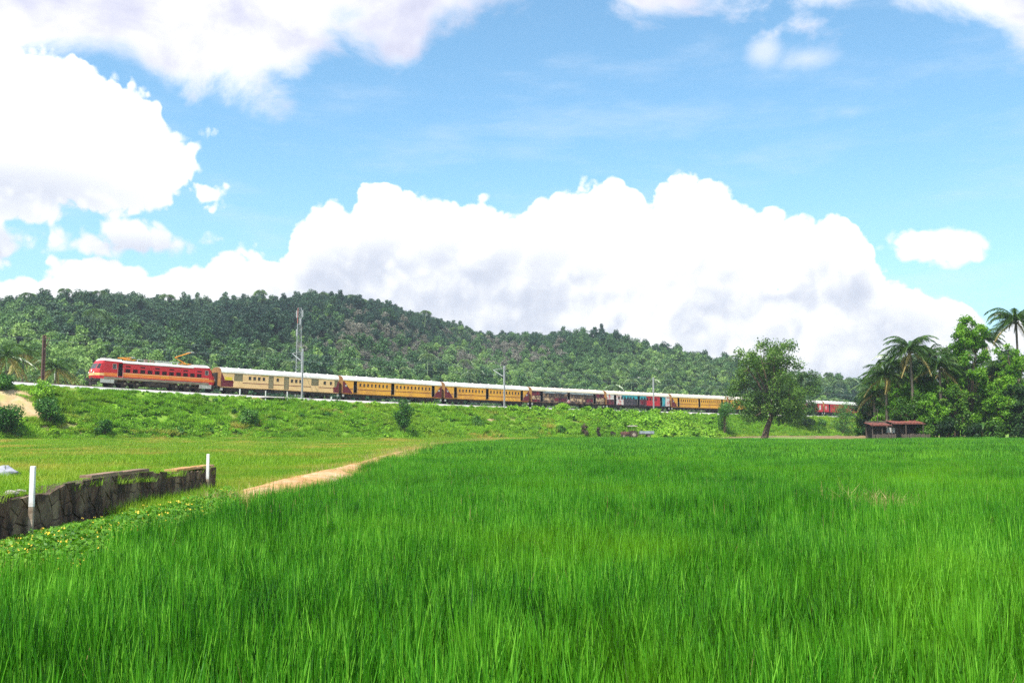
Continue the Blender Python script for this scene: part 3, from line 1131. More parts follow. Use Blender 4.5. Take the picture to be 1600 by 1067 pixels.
# wet soil under the rice, laid just over the ground
X = np.linspace(-8.5, 130, 140)
o = link('paddy_soil', None) if False else None
V, Fq = [], []
Yl = np.concatenate([np.linspace(-4, 46, 40), np.linspace(50, 200, 40)])
for y in Yl:
    xl = (wall_x(min(y, 28)) + 0.05) if y < ppy[0] else float(path_x(y)) + 0.4
    xr = 0.62 * max(y, 0) + 14
    for k in range(7):
        x = xl + (xr - xl) * k / 6
        V.append((x, y, gz(x, y) + 0.012))
for r_ in range(len(Yl) - 1):
    for k in range(6):
        a = r_ * 7 + k
        Fq.append((a, a + 1, a + 8, a + 7))
V = np.array(V)
Fq = np.array(Fq)
cen = V[Fq].mean(1)
Fq = Fq[track_sd(cen[:, 0], cen[:, 1])[1] > TOE + 6]
o = link('paddy_soil', np_mesh('paddy_soil', V, Fq, [M['soil']]))
tag(o, kind='structure')

# shorter yellowing grass of the field on the left and along the bank foot
rng = np.random.RandomState(6)
gnear = [blade_patch(rng, 0.9, 480, 0.24, 0.012, 2, M['field_grass'], 0.5, 0.7, 0.5) for _ in range(4)]
gfar = [blade_patch(rng, 2.3, 720, 0.30, 0.040, 2, M['field_grass'], 0.5, 0.6, 0.5) for _ in range(4)]
gcoll = protos('grass_tuft', gnear + gfar)
PX_, RY_, SC_, IX_ = [], [], [], []
for (y0, y1, st, base_i) in ((20, 48, 0.75, 0), (48, 215, 1.9, 4)):
    X, Y = jgrid(rng, -0.62 * y1 - 4, 0.62 * y1 + 4, y0, y1, st)
    s_, o_ = track_sd(X, Y)
    dpath = X - path_x(Y)
    lf = (dpath < -0.55) | (Y > ppy[-1]) | ((dpath > 0.9) & (Y > 40))
    terr = (X < wall_x(np.minimum(Y, 28.2)) - 0.1) & (Y < 28.4)
    k = in_view(X, Y, 4) & (o_ > TOE - 0.5) & ~rice_mask(X, Y) & lf & ~terr & (Y > ppy[0] - 2)
    k &= ~((o_ > TOE + 1.2) & (o_ < TOE + 4.6) & (s_ > 78))
    k &= ~((X > 36) & (Y > 141))
    X, Y = X[k], Y[k]
    n = len(X)
    s1 = rng.uniform(0.85, 1.15, n)
    hh = 1.0 + 0.45 * vnoise(X * 0.12, Y * 0.09, 51)
    PX_.append(np.stack([X, Y, ground_z(X, Y)], 1))
    RY_.append(rz_only(rng, n, 0.04))
    SC_.append(np.stack([s1, s1, s1 * np.clip(hh, 0.5, 1.6)], 1))
    IX_.append(base_i + rng.randint(4, size=n))
o = scatter('field_grass', np.concatenate(PX_), np.concatenate(RY_), np.concatenate(SC_), np.concatenate(IX_), gcoll)
tag(o, 'short yellow green grass of the field below the embankment', 'grass')

# bare earth path and the dirt track at the foot of the bank
def ribbon(name, pts, width, mat, lift, crown=0.12, seg=1.0, seed=0):
    r = np.random.RandomState(seed)
    P = [Vector((p[0], p[1], 0)) for p in pts]
    dense = []
    for a_, b_ in zip(P[:-1], P[1:]):
        n = max(1, int((b_ - a_).length / seg))
        for k in range(n):
            dense.append(a_.lerp(b_, k / n))
    dense.append(P[-1])
    V, Fq = [], []
    prof_ = (-1.0, -0.62, -0.2, 0.2, 0.62, 1.0)
    for k, p in enumerate(dense):
        d = (dense[min(k + 1, len(dense) - 1)] - dense[max(k - 1, 0)]).normalized()
        nn = Vector((d.y, -d.x, 0))
        w = width(k / len(dense)) if callable(width) else width
        for q in prof_:
            ww = w * (1 + 0.22 * math.sin(k * 0.9 + q * 2 + seed) + r.uniform(-.14, .14))
            x, y = p.x + nn.x * q * ww, p.y + nn.y * q * ww
            z = gz(x, y) + (lift + crown * (1 - q * q)) * min(1.0, 0.1 + k / 5) - (0.10 if abs(q) == 1 else 0) + r.uniform(-.035, .035)
            V.append((x, y, z))
    m = len(prof_)
    for k in range(len(dense) - 1):
        for q in range(m - 1):
            a_ = k * m + q
            Fq.append((a_, a_ + 1, a_ + m + 1, a_ + m))
    o_ = link(name, np_mesh(name, np.array(V), Fq, [mat], smooth=True))
    return tag(o_, kind='structure')


ribbon('field_path', path_pts[1:], lambda t: float(np.interp(t, [0, 0.03, 0.10, 0.2, 0.4, 1.0], [0.40, 1.10, 1.15, 0.75, 0.40, 0.30])), M['dirt'], 0.10, 0.30, 0.5, 3)
ribbon('dirt_track', [tuple(tpt(s_, TOE + 2.9, 0))[:2] for s_ in np.linspace(80, 235, 40)], 1.6, M['road'], 0.10, 0.06, 2.0, 9)
# ------------------------------------------------------------------ the train
GRID_CACHE = {}


def side_sheet(mb, x0, x1, z0, z1, y, openings, mi=0):
    """vertical sheet at y with rectangular openings (xa, xb, za, zb)"""
    xs_ = sorted(set([x0, x1] + [v for o_ in openings for v in o_[:2]]))
    zs_ = sorted(set([z0, z1] + [v for o_ in openings for v in o_[2:4]]))
    for xa, xb in zip(xs_[:-1], xs_[1:]):
        for za, zb in zip(zs_[:-1], zs_[1:]):
            cx, cz = (xa + xb) / 2, (za + zb) / 2
            if any(o_[0] < cx < o_[1] and o_[2] < cz < o_[3] for o_ in openings):
                continue
            mb.poly([(xa, y, za), (xb, y, za), (xb, y, zb), (xa, y, zb)], mi)


_shared = {}


def shared(key, fn):
    if key not in _shared:
        _shared[key] = fn()
    return _shared[key]


def window_mesh(w, h, frame, bars=3, glass=None):
    mb = MB()
    y = 0.07
    mb.box(-w / 2, w / 2, y, y + 0.02, -h / 2, h / 2, 1)
    f = 0.035
    mb.box(-w / 2, w / 2, -0.012, 0.05, -h / 2, -h / 2 + f, 0)
    mb.box(-w / 2, w / 2, -0.012, 0.05, h / 2 - f, h / 2, 0)
    mb.box(-w / 2, -w / 2 + f, -0.012, 0.05, -h / 2 + f, h / 2 - f, 0)
    mb.box(w / 2 - f, w / 2, -0.012, 0.05, -h / 2 + f, h / 2 - f, 0)
    for k in range(bars):
        z = -h / 2 + h * (k + 1) / (bars + 1)
        mb.box(-w / 2 + f, w / 2 - f, 0.02, 0.032, z - 0.008, z + 0.008, 2)
    return mb.mesh('window', [frame, glass or M['dark'], M['silver']])


def wheel_mesh(r):
    mb = MB()
    seg = 20
    mb.tube([(0, -0.07, 0), (0, 0.07, 0)], r, seg)
    mb.tube([(0, -0.10, 0), (0, -0.06, 0)], r * 0.35, 12)
    return mb.mesh('wheel', [M['rust']])


def bogie(parent, cx, axles, wheel_r, near_only=False, length=3.6, mat='under'):
    mb = MB()
    for sy in (-1, 1):
        mb.box(cx - length / 2, cx + length / 2, sy * 1.02 - 0.06, sy * 1.02 + 0.06, 0.52, 0.74)
        for ax in axles:
            mb.box(cx + ax - 0.20, cx + ax + 0.20, sy * 1.05 - 0.10, sy * 1.05 + 0.10, 0.30, 0.62)
            for d in (-0.33, 0.33):
                mb.tube([(cx + ax + d, sy * 1.06, 0.36), (cx + ax + d, sy * 1.06, 0.78)], 0.09, 8)
        mb.box(cx - 0.55, cx + 0.55, sy * 1.05 - 0.12, sy * 1.05 + 0.12, 0.28, 0.46)
    mb.box(cx - 0.35, cx + 0.35, -1.0, 1.0, 0.5, 0.8)
    b = mb.build('bogie', M[mat], parent)
    wm = shared(('wheel', wheel_r), lambda: wheel_mesh(wheel_r))
    for ax in axles:
        for sy in (-1, 1):
            w = link('wheel', wm, b)
            w.location = (cx + ax, sy * 0.84, wheel_r)
            if sy > 0:
                w.rotation_euler = (0, 0, math.pi)
    return b


BW = 1.62                       # half width of a coach
X0, X1 = 0.42, 21.88            # body ends inside one 22.3 m step


def roof_profile(zc=3.22, zt=4.03, n=11, w=BW):
    pts = []
    for k in range(n + 1):
        t = math.pi * k / n
        c, s_ = math.cos(t), math.sin(t)
        pts.append((-w * math.copysign(abs(c) ** 0.72, c), zc + (zt - zc) * abs(s_) ** 0.80))
    return pts


def make_coach(k, label, bodym, roofm, doors, windows, extra=None, end_tri=True, frame=None, wz=(2.20, 2.80), stripe=True, group='coaches of the passenger train', name='passenger_coach'):
    s0 = STEP * k
    z0, z1 = float(rail_z(s0)), float(rail_z(s0 + STEP))
    root = thing(name, label, 'train coach', tpt(s0, 0, z0), 0, group)
    root.rotation_euler = (0, -math.atan2(z1 - z0, STEP), PHI)
    zb, zc = 1.00, 3.22
    ops = []
    for d in doors:
        ops.append((d[0], d[1], d[2] if len(d) > 2 and d[2] else 1.06, 3.08))
    for w in windows:
        ops.append((w[0] - w[1] / 2, w[0] + w[1] / 2, wz[0], wz[1]))
    mb = MB()
    side_sheet(mb, X0, X1, zb, zc, -BW, ops)
    mb.poly([(X0, BW, zb), (X1, BW, zb), (X1, BW, zc), (X0, BW, zc)])
    mb.poly([(X0, -BW, zb), (X1, -BW, zb), (X1, -BW + 0.22, zb - 0.10), (X0, -BW + 0.22, zb - 0.10)])
    mb.poly([(X0, BW, zb), (X1, BW, zb), (X1, BW - 0.22, zb - 0.10), (X0, BW - 0.22, zb - 0.10)])
    mb.poly([(X0, -BW + 0.22, zb - 0.10), (X1, -BW + 0.22, zb - 0.10), (X1, BW - 0.22, zb - 0.10), (X0, BW - 0.22, zb - 0.10)])
    body = mb.build('body', bodym, root)
    # compartments behind the openings
    MB().box(X0 + 0.1, X1 - 0.1, -BW + 0.55, BW - 0.1, zb + 0.02, zc - 0.02).build('interior', M['dark'], root)
    rp = roof_profile()
    mb = MB()
    mb.extrude(rp, X0 - 0.02, X1 + 0.02, 0)
    mb.box(X0, X1, -BW - 0.045, -BW + 0.0, zc - 0.05, zc + 0.03)
    for j in range(10):
        xv = X0 + 1.4 + j * 2.05
        mb.tube([(xv, -0.55, 3.93), (xv, -0.55, 4.10)], [0.16, 0.13], 8)
    roof = mb.build('roof', roofm, root, smooth=False)
    # ends
    prof = [(-BW + 0.02, zb)] + [(y, z) for y, z in roof_profile(w=BW - 0.02, zt=4.0)] + [(BW - 0.02, zb)]
    for xa, xb in ((X0 - 0.06, X0 - 0.002), (X1 + 0.002, X1 + 0.06)):
        e = MB().extrude(prof, xa, xb).build('end_wall', M['endwall'], root)
    for sgn, xe in ((-1, X0 - 0.06), (1, X1 + 0.06)):
        mb = MB()
        mb.box(min(xe, xe + sgn * 0.34), max(xe, xe + sgn * 0.34), -0.55, 0.55, 1.05, 3.15)
        mb.build('gangway_bellows', M['under'], root)
        for sy in (-0.98, 0.98):
            mb = MB()
            mb.tube([(xe, sy, 1.02), (xe + sgn * 0.30, sy, 1.02)], 0.09, 10)
            mb.tube([(xe + sgn * 0.30, sy, 1.02), (xe + sgn * 0.36, sy, 1.02)], 0.22, 14)
            mb.build('buffer', M['under'], root)
        MB().box(xe - 0.10 * (sgn > 0) - 0.28 * (sgn > 0), xe + 0.28 * (sgn < 0) + 0.1 * (sgn < 0), -BW + 0.06, -BW + 0.12, 0.40, 0.76).build('end_step', M['silver'], root)
    y = -BW
    if stripe:
        segs_ = [X0]
        for d in sorted(doors):
            segs_ += [d[0], d[1]]
        segs_.append(X1)
        for a_, b_ in zip(segs_[0::2], segs_[1::2]):
            if b_ - a_ > 0.3:
                MB().box(a_, b_, y - 0.006, y - 0.001, 1.66, 1.76).build('stripe', M['maroon'], root)
    if end_tri:
        for xe, sgn in ((X0, 1), (X1, -1)):
            mb = MB()
            P_ = [(xe, zb), (xe + sgn * 2.0, zb), (xe + sgn * 0.25, 3.0), (xe, 3.0)]
            for dy in (-0.010,):
                mb.poly([(p[0], y + dy, p[1]) for p in P_])
            mb.poly([(p[0], y - 0.003, p[1]) for p in reversed(P_)])
            mb.build('end_panel', M['maroon'], root)
            MB().box(min(xe + sgn * 0.42, xe + sgn * 0.80), max(xe + sgn * 0.42, xe + sgn * 0.80), y - 0.016, y - 0.011, 2.10, 2.42).build('end_plate', M['silver'], root)
    fr = frame or bodym
    for w in windows:
        wm = shared(('win', round(w[1], 2), fr.name, wz), lambda: window_mesh(w[1], wz[1] - wz[0], fr))
        o_ = link('window', wm, root)
        o_.location = (w[0], y, (wz[0] + wz[1]) / 2)
    for d in doors:
        zb_ = d[2] if len(d) > 2 and d[2] else 1.06
        kind = d[3] if len(d) > 3 else 'open'
        mb = MB()
        if kind == 'open':
            # the leaf folded inwards and two hand rails
            mb.box(d[0] + 0.01, d[0] + 0.06, y + 0.06, y + 0.50, zb_, 3.06, 0)
            mb.tube([(d[0] - 0.05, y - 0.05, 1.2), (d[0] - 0.05, y - 0.05, 2.3)], 0.018, 6, 1)
            mb.tube([(d[1] + 0.05, y - 0.05, 1.2), (d[1] + 0.05, y - 0.05, 2.3)], 0.018, 6, 1)
            mb.build('door', [M['endwall'], M['silver']], root)
        else:
            mb.box(d[0] + 0.005, d[1] - 0.005, y + 0.05, y + 0.09, zb_ + 0.005, 3.075, 0)
            for q in range(7):
                zz = zb_ + 0.15 + q * (3.0 - zb_) / 7
                mb.box(d[0] + 0.03, d[1] - 0.03, y + 0.03, y + 0.055, zz, zz + 0.03, 0)
            mb.build('shutter_door', M['shutter'], root)
        if zb_ < 1.2:
            mb = MB()
            for q in range(3):
                mb.box(d[0] + 0.03, d[1] - 0.03, y - 0.02, y + 0.20, 0.36 + q * 0.22, 0.39 + q * 0.22)
            mb.box(d[0] + 0.02, d[0] + 0.05, y - 0.02, y + 0.02, 0.36, 0.98)
            mb.box(d[1] - 0.05, d[1] - 0.02, y - 0.02, y + 0.02, 0.36, 0.98)
            mb.build('foot_step', M['under'], root)
    # running gear
    for cx in (3.6, 18.7):
        bogie(root, cx, (-1.45, 1.45), 0.457)
    mb = MB()
    mb.box(X0 + 0.2, X1 - 0.2, -1.30, 1.30, 0.78, 0.90)
    mb.box(6.6, 9.2, -1.42, -0.5, 0.38, 0.80)
    mb.box(9.8, 11.1, -1.40, -0.4, 0.45, 0.80)
    mb.tube([(11.8, -1.0, 0.62), (14.4, -1.0, 0.62)], 0.22, 12)
    mb.box(14.9, 15.7, -1.42, -0.4, 0.40, 0.80)
    mb.build('underframe', M['under'], root)
    if extra:
        extra(root, y)
    return root


def plate(root, name, x0, x1, z0, z1, mat, y, lift=0.006):
    return MB().box(x0, x1, y - lift, y - 0.0015, z0, z1).build(name, mat, root)


YD = [(2.55, 3.25), (10.45, 11.15), (19.55, 20.25)]
YW = [(3.95 + 0.80 * j, 0.46) for j in range(8)] + [(11.75 + 0.81 * j, 0.46) for j in range(10)]
YW = [w for w in YW if w[0] + 0.3 < 10.4 or w[0] - 0.3 > 11.2]
YW = [w for w in YW if w[0] + 0.3 < 19.5]


def slr_extra(root, y):
    plate(root, 'yellow_board', 1.05, 2.25, 2.02, 2.50, M['yellow_sign'], y, 0.03)
    mb = MB()
    mb.poly([(X0, y - 0.006, 1.0), (2.45, y - 0.006, 1.0), (2.45, y - 0.006, 2.0), (1.05, y - 0.006, 2.0), (0.60, y - 0.006, 2.95), (X0, y - 0.006, 3.05)])
    mb.build('end_panel', M['maroon'], root)
    mb = MB()
    mb.poly([(X1, y - 0.006, 1.0), (X1 - 1.1, y - 0.006, 1.0), (X1 - 1.1, y - 0.006, 1.9), (X1 - 0.5, y - 0.006, 1.9), (X1 - 0.2, y - 0.006, 2.9), (X1, y - 0.006, 2.9)])
    mb.build('end_panel', M['maroon'], root)
    plate(root, 'name_board', 7.3, 8.5, 2.98, 3.18, M['olive_sign'], y, 0.02)
    plate(root, 'name_board', 10.0, 11.0, 2.98, 3.18, M['olive_sign'], y, 0.02)


def yellow_extra(root, y):
    plate(root, 'name_board', 12.3, 13.4, 3.0, 3.17, M['olive_sign'], y, 0.02)


def advert_panels(root, y, rows, doors, windows, wz):
    """advertising film: plates cut round doors and windows"""
    for (xa, xb, za, zb, mat) in rows:
        mb = MB()
        ops = [(d[0] - 0.02, d[1] + 0.02, 1.0, 3.10) for d in doors] + [(w[0] - w[1] / 2 - 0.01, w[0] + w[1] / 2 + 0.01, wz[0] - 0.01, wz[1] + 0.01) for w in windows]
        ops = [(max(a_, xa), min(b_, xb), max(c_, za), min(d_, zb)) for a_, b_, c_, d_ in ops if a_ < xb and b_ > xa and c_ < zb and d_ > za]
        side_sheet(mb, xa, xb, za, zb, y - 0.006, ops)
        if mb.f:
            mb.build('advert_panel', M[mat], root)


AD_D = [(2.75, 3.45), (10.6, 11.3), (18.5, 19.2)]
AD_W = [(4.4 + 0.98 * j, 0.52) for j in range(6)] + [(12.1 + 0.98 * j, 0.52) for j in range(6)]


def brown_extra(root, y):
    rows = [(3.5, 10.55, 2.86, 3.16, 'ad_sky'), (11.35, 18.4, 2.86, 3.16, 'ad_sky'),
            (3.5, 10.55, 1.95, 2.86, 'ad_brown'), (11.35, 18.4, 1.95, 2.86, 'ad_brown'),
            (3.7, 6.6, 1.42, 1.93, 'ad_cream'), (6.8, 10.4, 1.30, 1.93, 'ad_crimson'), (11.4, 13.2, 1.42, 1.93, 'ad_cream'), (13.4, 15.9, 1.40, 1.93, 'ad_cream'), (16.0, 18.3, 1.30, 1.93, 'ad_crimson'),
            (X0, 2.7, 2.2, 3.16, 'ad_crimson'), (X0, 2.7, 1.5, 2.2, 'ad_cream'), (X0, 2.7, 1.02, 1.5, 'ad_crimson'),
            (19.3, X1, 2.3, 3.16, 'ad_crimson'), (19.3, X1, 1.6, 2.3, 'ad_cream'), (19.3, X1, 1.02, 1.6, 'ad_brown')]
    advert_panels(root, y, rows, AD_D, AD_W, (2.20, 2.80))
    mb = MB()
    n = 20
    mb.poly([(10.95 + 0.36 * math.cos(6.2832 * j / n), y - 0.02, 1.35 + 0.36 * math.sin(6.2832 * j / n)) for j in range(n)])
    mb.build('round_logo', M['ad_white'], root)


def cyan_extra(root, y):
    rows = [(X0, 2.7, 2.1, 3.16, 'ad_white'), (X0, 2.7, 1.02, 2.1, 'ad_crimson'),
            (3.5, 5.3, 2.3, 3.16, 'ad_white'), (5.3, 13.6, 2.40, 3.16, 'ad_cyan'), (3.5, 5.9, 1.05, 2.28, 'ad_white'), (5.9, 11.2, 1.05, 2.38, 'ad_black'),
            (11.35, 13.6, 1.2, 2.38, 'ad_crimson'), (13.7, 18.4, 1.05, 3.16, 'ad_red'), (18.5, 20.3, 2.1, 3.16, 'ad_cyan'), (18.5, 20.3, 1.05, 2.1, 'ad_cyan'), (20.4, X1, 1.05, 3.16, 'ad_white')]
    advert_panels(root, y, rows, AD_D, AD_W, (2.20, 2.80))


def red_extra(root, y):
    rows = [(X0, 2.7, 1.05, 3.16, 'ad_red'), (3.5, 7.0, 1.05, 3.16, 'ad_red'), (7.0, 10.5, 1.05, 2.1, 'ad_crimson'), (7.0, 10.5, 2.1, 3.16, 'ad_red'),
            (11.35, 18.4, 1.05, 2.1, 'ad_red'), (11.35, 18.4, 2.1, 3.16, 'ad_crimson'), (19.3, X1, 1.05, 3.16, 'ad_red')]
    advert_panels(root, y, rows, AD_D, AD_W, (2.20, 2.80))
    plate(root, 'advert_emblem', 1.0, 1.7, 1.6, 2.6, M['ad_white'], y, 0.012)
    plate(root, 'advert_emblem', 19.8, 20.9, 1.5, 2.7, M['ad_white'], y, 0.012)
    plate(root, 'advert_emblem', 14.2, 15.6, 1.3, 1.9, M['ad_white'], y, 0.012)


make_coach(0, 'pale cream luggage coach with olive shutters coupled behind the red locomotive', M['cream'], M['white_roof'],
           [(2.6, 4.05, 1.95, 'shut'), (8.6, 9.5, None, 'shut'), (11.4, 12.3, None, 'shut'), (16.5, 17.9, 1.95, 'shut'), (21.0, 21.7, 1.9, 'shut')],
           [(5.3 + 0.82 * j, 0.56) for j in range(4)] + [(10.25, 0.56)] + [(12.85 + 0.80 * j, 0.56) for j in range(3)] + [(19.1, 0.60), (20.3, 0.56)], slr_extra, end_tri=False, name='luggage_coach')
make_coach(1, 'ochre yellow coach directly behind the pale cream luggage coach', M['yellow'], M['white_roof'], YD, YW, yellow_extra)
make_coach(2, 'ochre yellow coach just in front of the brown advert coach', M['yellow'], M['white_roof'], YD, YW, yellow_extra)
make_coach(3, 'coach wrapped in dark brown and cream adverts mid train', M['ad_brown'], M['cream_roof'], AD_D, AD_W, brown_extra, end_tri=False, stripe=False)
make_coach(4, 'coach wrapped in black, turquoise and bright red adverts', M['ad_black'], M['cream_roof'], AD_D, AD_W, cyan_extra, end_tri=False, stripe=False)
make_coach(5, 'ochre yellow coach just behind the turquoise and red advert coach', M['yellow'], M['cream_roof'], YD, YW, yellow_extra)
make_coach(6, 'ochre yellow coach mostly hidden behind the big spreading tree', M['yellow'], M['cream_roof'], YD, YW, yellow_extra)
make_coach(7, 'red advert coach whose rear end shows right of the big tree', M['ad_red'], M['white_roof'], AD_D, AD_W, red_extra, end_tri=False, stripe=False)
make_coach(8, 'rearmost red advert coach running in behind the right hand grove', M['ad_red'], M['white_roof'], AD_D, AD_W, red_extra, end_tri=False, stripe=False)

# ---- locomotive: local x runs from the front (0) to the rear (18.6)
LL = 18.7
s0 = -0.25 - LL
zl0, zl1 = float(rail_z(s0)), float(rail_z(s0 + LL))
loco = thing('electric_locomotive', 'red electric locomotive with orange band and raised pantograph leading the train', 'locomotive', tpt(s0, 0, zl0), 0)
loco.rotation_euler = (0, -math.atan2(zl1 - zl0, LL), PHI)
LW = 1.55
zb, zt = 1.12, 3.62
lw = []
for j in range(11):
    lw.append((4.75 + 1.10 * j, 0.72, 2.14, 2.68))
up = [(4.75 + 2.20 * j, 0.72, 2.92, 3.12) for j in range(6)]
cabwin = [(2.80, 0.55, 2.55, 3.30), (16.95, 0.55, 2.55, 3.25)]
cabdoor = (3.32, 3.98, 1.55, 3.42)
ops = [(x - w / 2, x + w / 2, a_, b_) for x, w, a_, b_ in lw + up + cabwin] + [cabdoor]
BX0, BX1 = 1.35, 17.35
mb = MB()
side_sheet(mb, BX0, BX1, zb, zt, -LW, ops)
mb.poly([(BX0, LW, zb), (BX1, LW, zb), (BX1, LW, zt), (BX0, LW, zt)])
mb.poly([(BX0, -LW, zb), (BX1, -LW, zb), (BX1, LW, zb), (BX0, LW, zb)])
body = mb.build('body', M['red'], loco)
MB().box(BX0 + 0.1, BX1 - 0.1, -LW + 0.42, LW - 0.1, zb + 0.02, zt - 0.03).build('interior', M['dark'], loco)


# nose at both ends: three-sided, lower half upright, windscreen raked back
def nose(sgn, xe):
    """xe: x of the body end; sgn -1 front, +1 rear"""
    def X(d):
        return xe + sgn * d
    w1 = LW
    # rows of (depth at centre, depth at side corner, half width of the flat front, z)
    rows = [(1.05, 0.55, 1.05, zb - 0.02), (1.18, 0.62, 1.05, 1.55), (1.18, 0.62, 1.05, 2.10), (1.08, 0.58, 1.02, 2.42), (0.62, 0.30, 0.98, 3.34), (0.34, 0.12, 0.95, 3.70)]
    rings = []
    for dc, ds, hw, z in rows:
        wz_ = w1 if z < 3.4 else w1 - 0.06
        rings.append([(X(0), -wz_, z), (X(ds), -wz_ * 0.97, z), (X(dc), -hw, z), (X(dc), hw, z), (X(ds), wz_ * 0.97, z), (X(0), wz_, z)])
    mb = MB()
    for a_, b_ in zip(rings[:-1], rings[1:]):
        for q in range(5):
            mb.poly([a_[q], a_[q + 1], b_[q + 1], b_[q]])
    mb.poly(rings[0])
    n_ = mb.build('nose', M['red'], loco)

    def on(q0, q1, ra, rb, ta, tb, ua, ub, name, mat, off=0.02):
        """quad on the facet between ring columns q0,q1 and rows ra,rb; u across, t up"""
        A0, A1 = Vector(rings[ra][q0]), Vector(rings[ra][q1])
        B0, B1 = Vector(rings[rb][q0]), Vector(rings[rb][q1])

        def P_(u, t):
            return A0.lerp(A1, u).lerp(B0.lerp(B1, u), t)
        pts = [P_(ua, ta), P_(ub, ta), P_(ub, tb), P_(ua, tb)]
        nn = (pts[1] - pts[0]).cross(pts[3] - pts[0]).normalized()
        if nn.x * sgn < 0:
            nn = -nn
        m_ = MB()
        m_.poly([p + nn * off for p in pts])
        m_.poly([p + nn * 0.002 for p in reversed(pts)])
        for j in range(4):
            m_.poly([pts[j] + nn * off, pts[(j + 1) % 4] + nn * off, pts[(j + 1) % 4] + nn * 0.002, pts[j] + nn * 0.002])
        return m_.build(name, mat, n_)
    on(2, 3, 3, 4, 0.10, 0.92, 0.04, 0.485, 'windscreen', M['glass'])
    on(2, 3, 3, 4, 0.10, 0.92, 0.515, 0.96, 'windscreen', M['glass'])
    for q0, q1 in ((1, 2), (3, 4)):
        on(q0, q1, 3, 4, 0.12, 0.90, 0.12, 0.88, 'corner_window', M['glass'])
    for q0, q1 in ((0, 1), (1, 2), (2, 3), (3, 4), (4, 5)):
        on(q0, q1, 1, 2, 0.0, 0.62, 0.0, 1.0, 'nose_band', M['cream_band'] if sgn < 0 else M['orange'], 0.008)
    for u in (0.07, 0.93):
        p = Vector(rings[1][2]).lerp(Vector(rings[1][3]), u)
        MB().tube([(p.x, p.y, 1.95), (p.x + sgn * 0.09, p.y, 1.95)], 0.13, 14).build('marker_light', M['lamp'], n_)
    p = Vector(rings[2][2]).lerp(Vector(rings[2][3]), 0.5)
    MB().tube([(p.x, 0, 2.22), (p.x + sgn * 0.06, 0, 2.22)], 0.20, 16).build('headlight', M['lamp'], n_)
    # roof dome over the cab
    m_ = MB()
    t5 = rings[5]
    in_ = 2.55
    top = [(X(-in_), -w1 + 0.04, 3.62), (X(0.12), -w1 + 0.06, 3.70), (X(0.34), -0.95, 3.70), (X(0.34), 0.95, 3.70), (X(0.12), w1 - 0.06, 3.70), (X(-in_), w1 - 0.04, 3.62)]
    hi = [(X(-in_), -1.15, 3.98), (X(-0.1), -1.12, 3.99), (X(0.14), -0.75, 3.98), (X(0.14), 0.75, 3.98), (X(-0.1), 1.12, 3.99), (X(-in_), 1.15, 3.98)]
    for q in range(5):
        m_.poly([top[q], top[q + 1], hi[q + 1], hi[q]])
    m_.poly(hi)
    m_.poly([top[0], hi[0], hi[5], top[5]])
    m_.build('cab_roof', M['white_roof'], loco)
    # horn rack and roof light
    m_ = MB()
    m_.box(min(X(-0.3), X(-1.3)), max(X(-0.3), X(-1.3)), -0.6, 0.6, 4.12, 4.18)
    for xx in (-0.4, -1.2):
        for yy in (-0.5, 0.5):
            m_.tube([(X(xx), yy, 3.97), (X(xx), yy, 4.14)], 0.03, 6)
    m_.tube([(X(-0.2), -0.25, 4.06), (X(0.12), -0.25, 4.06)], [0.04, 0.10], 8)
    m_.build('horn_rack', M['silver'], loco)
    # buffer beam, buffers, cow catcher
    m_ = MB()
    m_.box(min(X(0.2), X(1.12)), max(X(0.2), X(1.12)), -1.40, 1.40, 0.78, zb - 0.03)
    m_.build('buffer_beam', M['under'], loco)
    for sy in (-0.98, 0.98):
        m_ = MB()
        m_.tube([(X(1.12), sy, 1.03), (X(1.50), sy, 1.03)], 0.10, 10)
        m_.tube([(X(1.50), sy, 1.03), (X(1.58), sy, 1.03)], 0.23, 14)
        m_.build('buffer', M['under'], loco)
    m_ = MB()
    m_.box(min(X(1.12), X(1.42)), max(X(1.12), X(1.42)), -0.14, 0.14, 0.84, 1.08)
    m_.build('coupler', M['rust'], loco)
    m_ = MB()
    for yy in np.linspace(-1.2, 1.2, 9):
        m_.box(min(X(0.85), X(1.20 - abs(yy) * 0.15)), max(X(0.85), X(1.20 - abs(yy) * 0.15)), yy - 0.07, yy + 0.07, 0.18, 0.76)
    m_.box(min(X(0.80), X(1.0)), max(X(0.80), X(1.0)), -1.35, 1.35, 0.22, 0.42)
    m_.build('cattle_guard', M['under'], loco)
    m_ = MB()
    m_.box(min(X(-1.5), X(0.45)), max(X(-1.5), X(0.45)), -LW - 0.02, -LW + 0.06, 0.52, zb - 0.005)
    m_.build('side_step_plate', M['silver'], loco)


nose(-1, BX0)
nose(1, BX1)
# roof of the machine room
mb = MB()
rp = [(-LW - 0.03, 3.46), (-LW - 0.03, 3.60), (-1.25, 3.80), (-0.7, 3.86), (0.7, 3.86), (1.25, 3.80), (LW + 0.03, 3.60), (LW + 0.03, 3.46)]
mb.extrude(rp, BX0 + 2.58, BX1 - 2.58)
mb.box(9.2, 11.6, -1.1, 0.9, 3.86, 4.02)
mb.build('roof', M['white_roof'], loco)
y = -LW
# coloured bands along the side
MB().box(BX0 + 2.70, BX1, y - 0.006, y - 0.001, 1.52, 1.98).build('orange_band', M['orange'], loco)
MB().box(BX0, BX0 + 1.95, y - 0.006, y - 0.001, 1.52, 1.98).build('orange_band', M['orange'], loco)
MB().box(BX0 + 2.70, BX1, y - 0.007, y - 0.002, 1.98, 2.08).build('cream_line', M['cream_band'], loco)
MB().box(9.8, 11.0, y - 0.012, y - 0.0065, 1.66, 1.90).build('number_panel', M['pan_orange'], loco)
MB().box(BX0, BX1, y - 0.03, y - 0.0015, zb - 0.06, 1.40).build('side_sill', M['loco_grey'], loco)


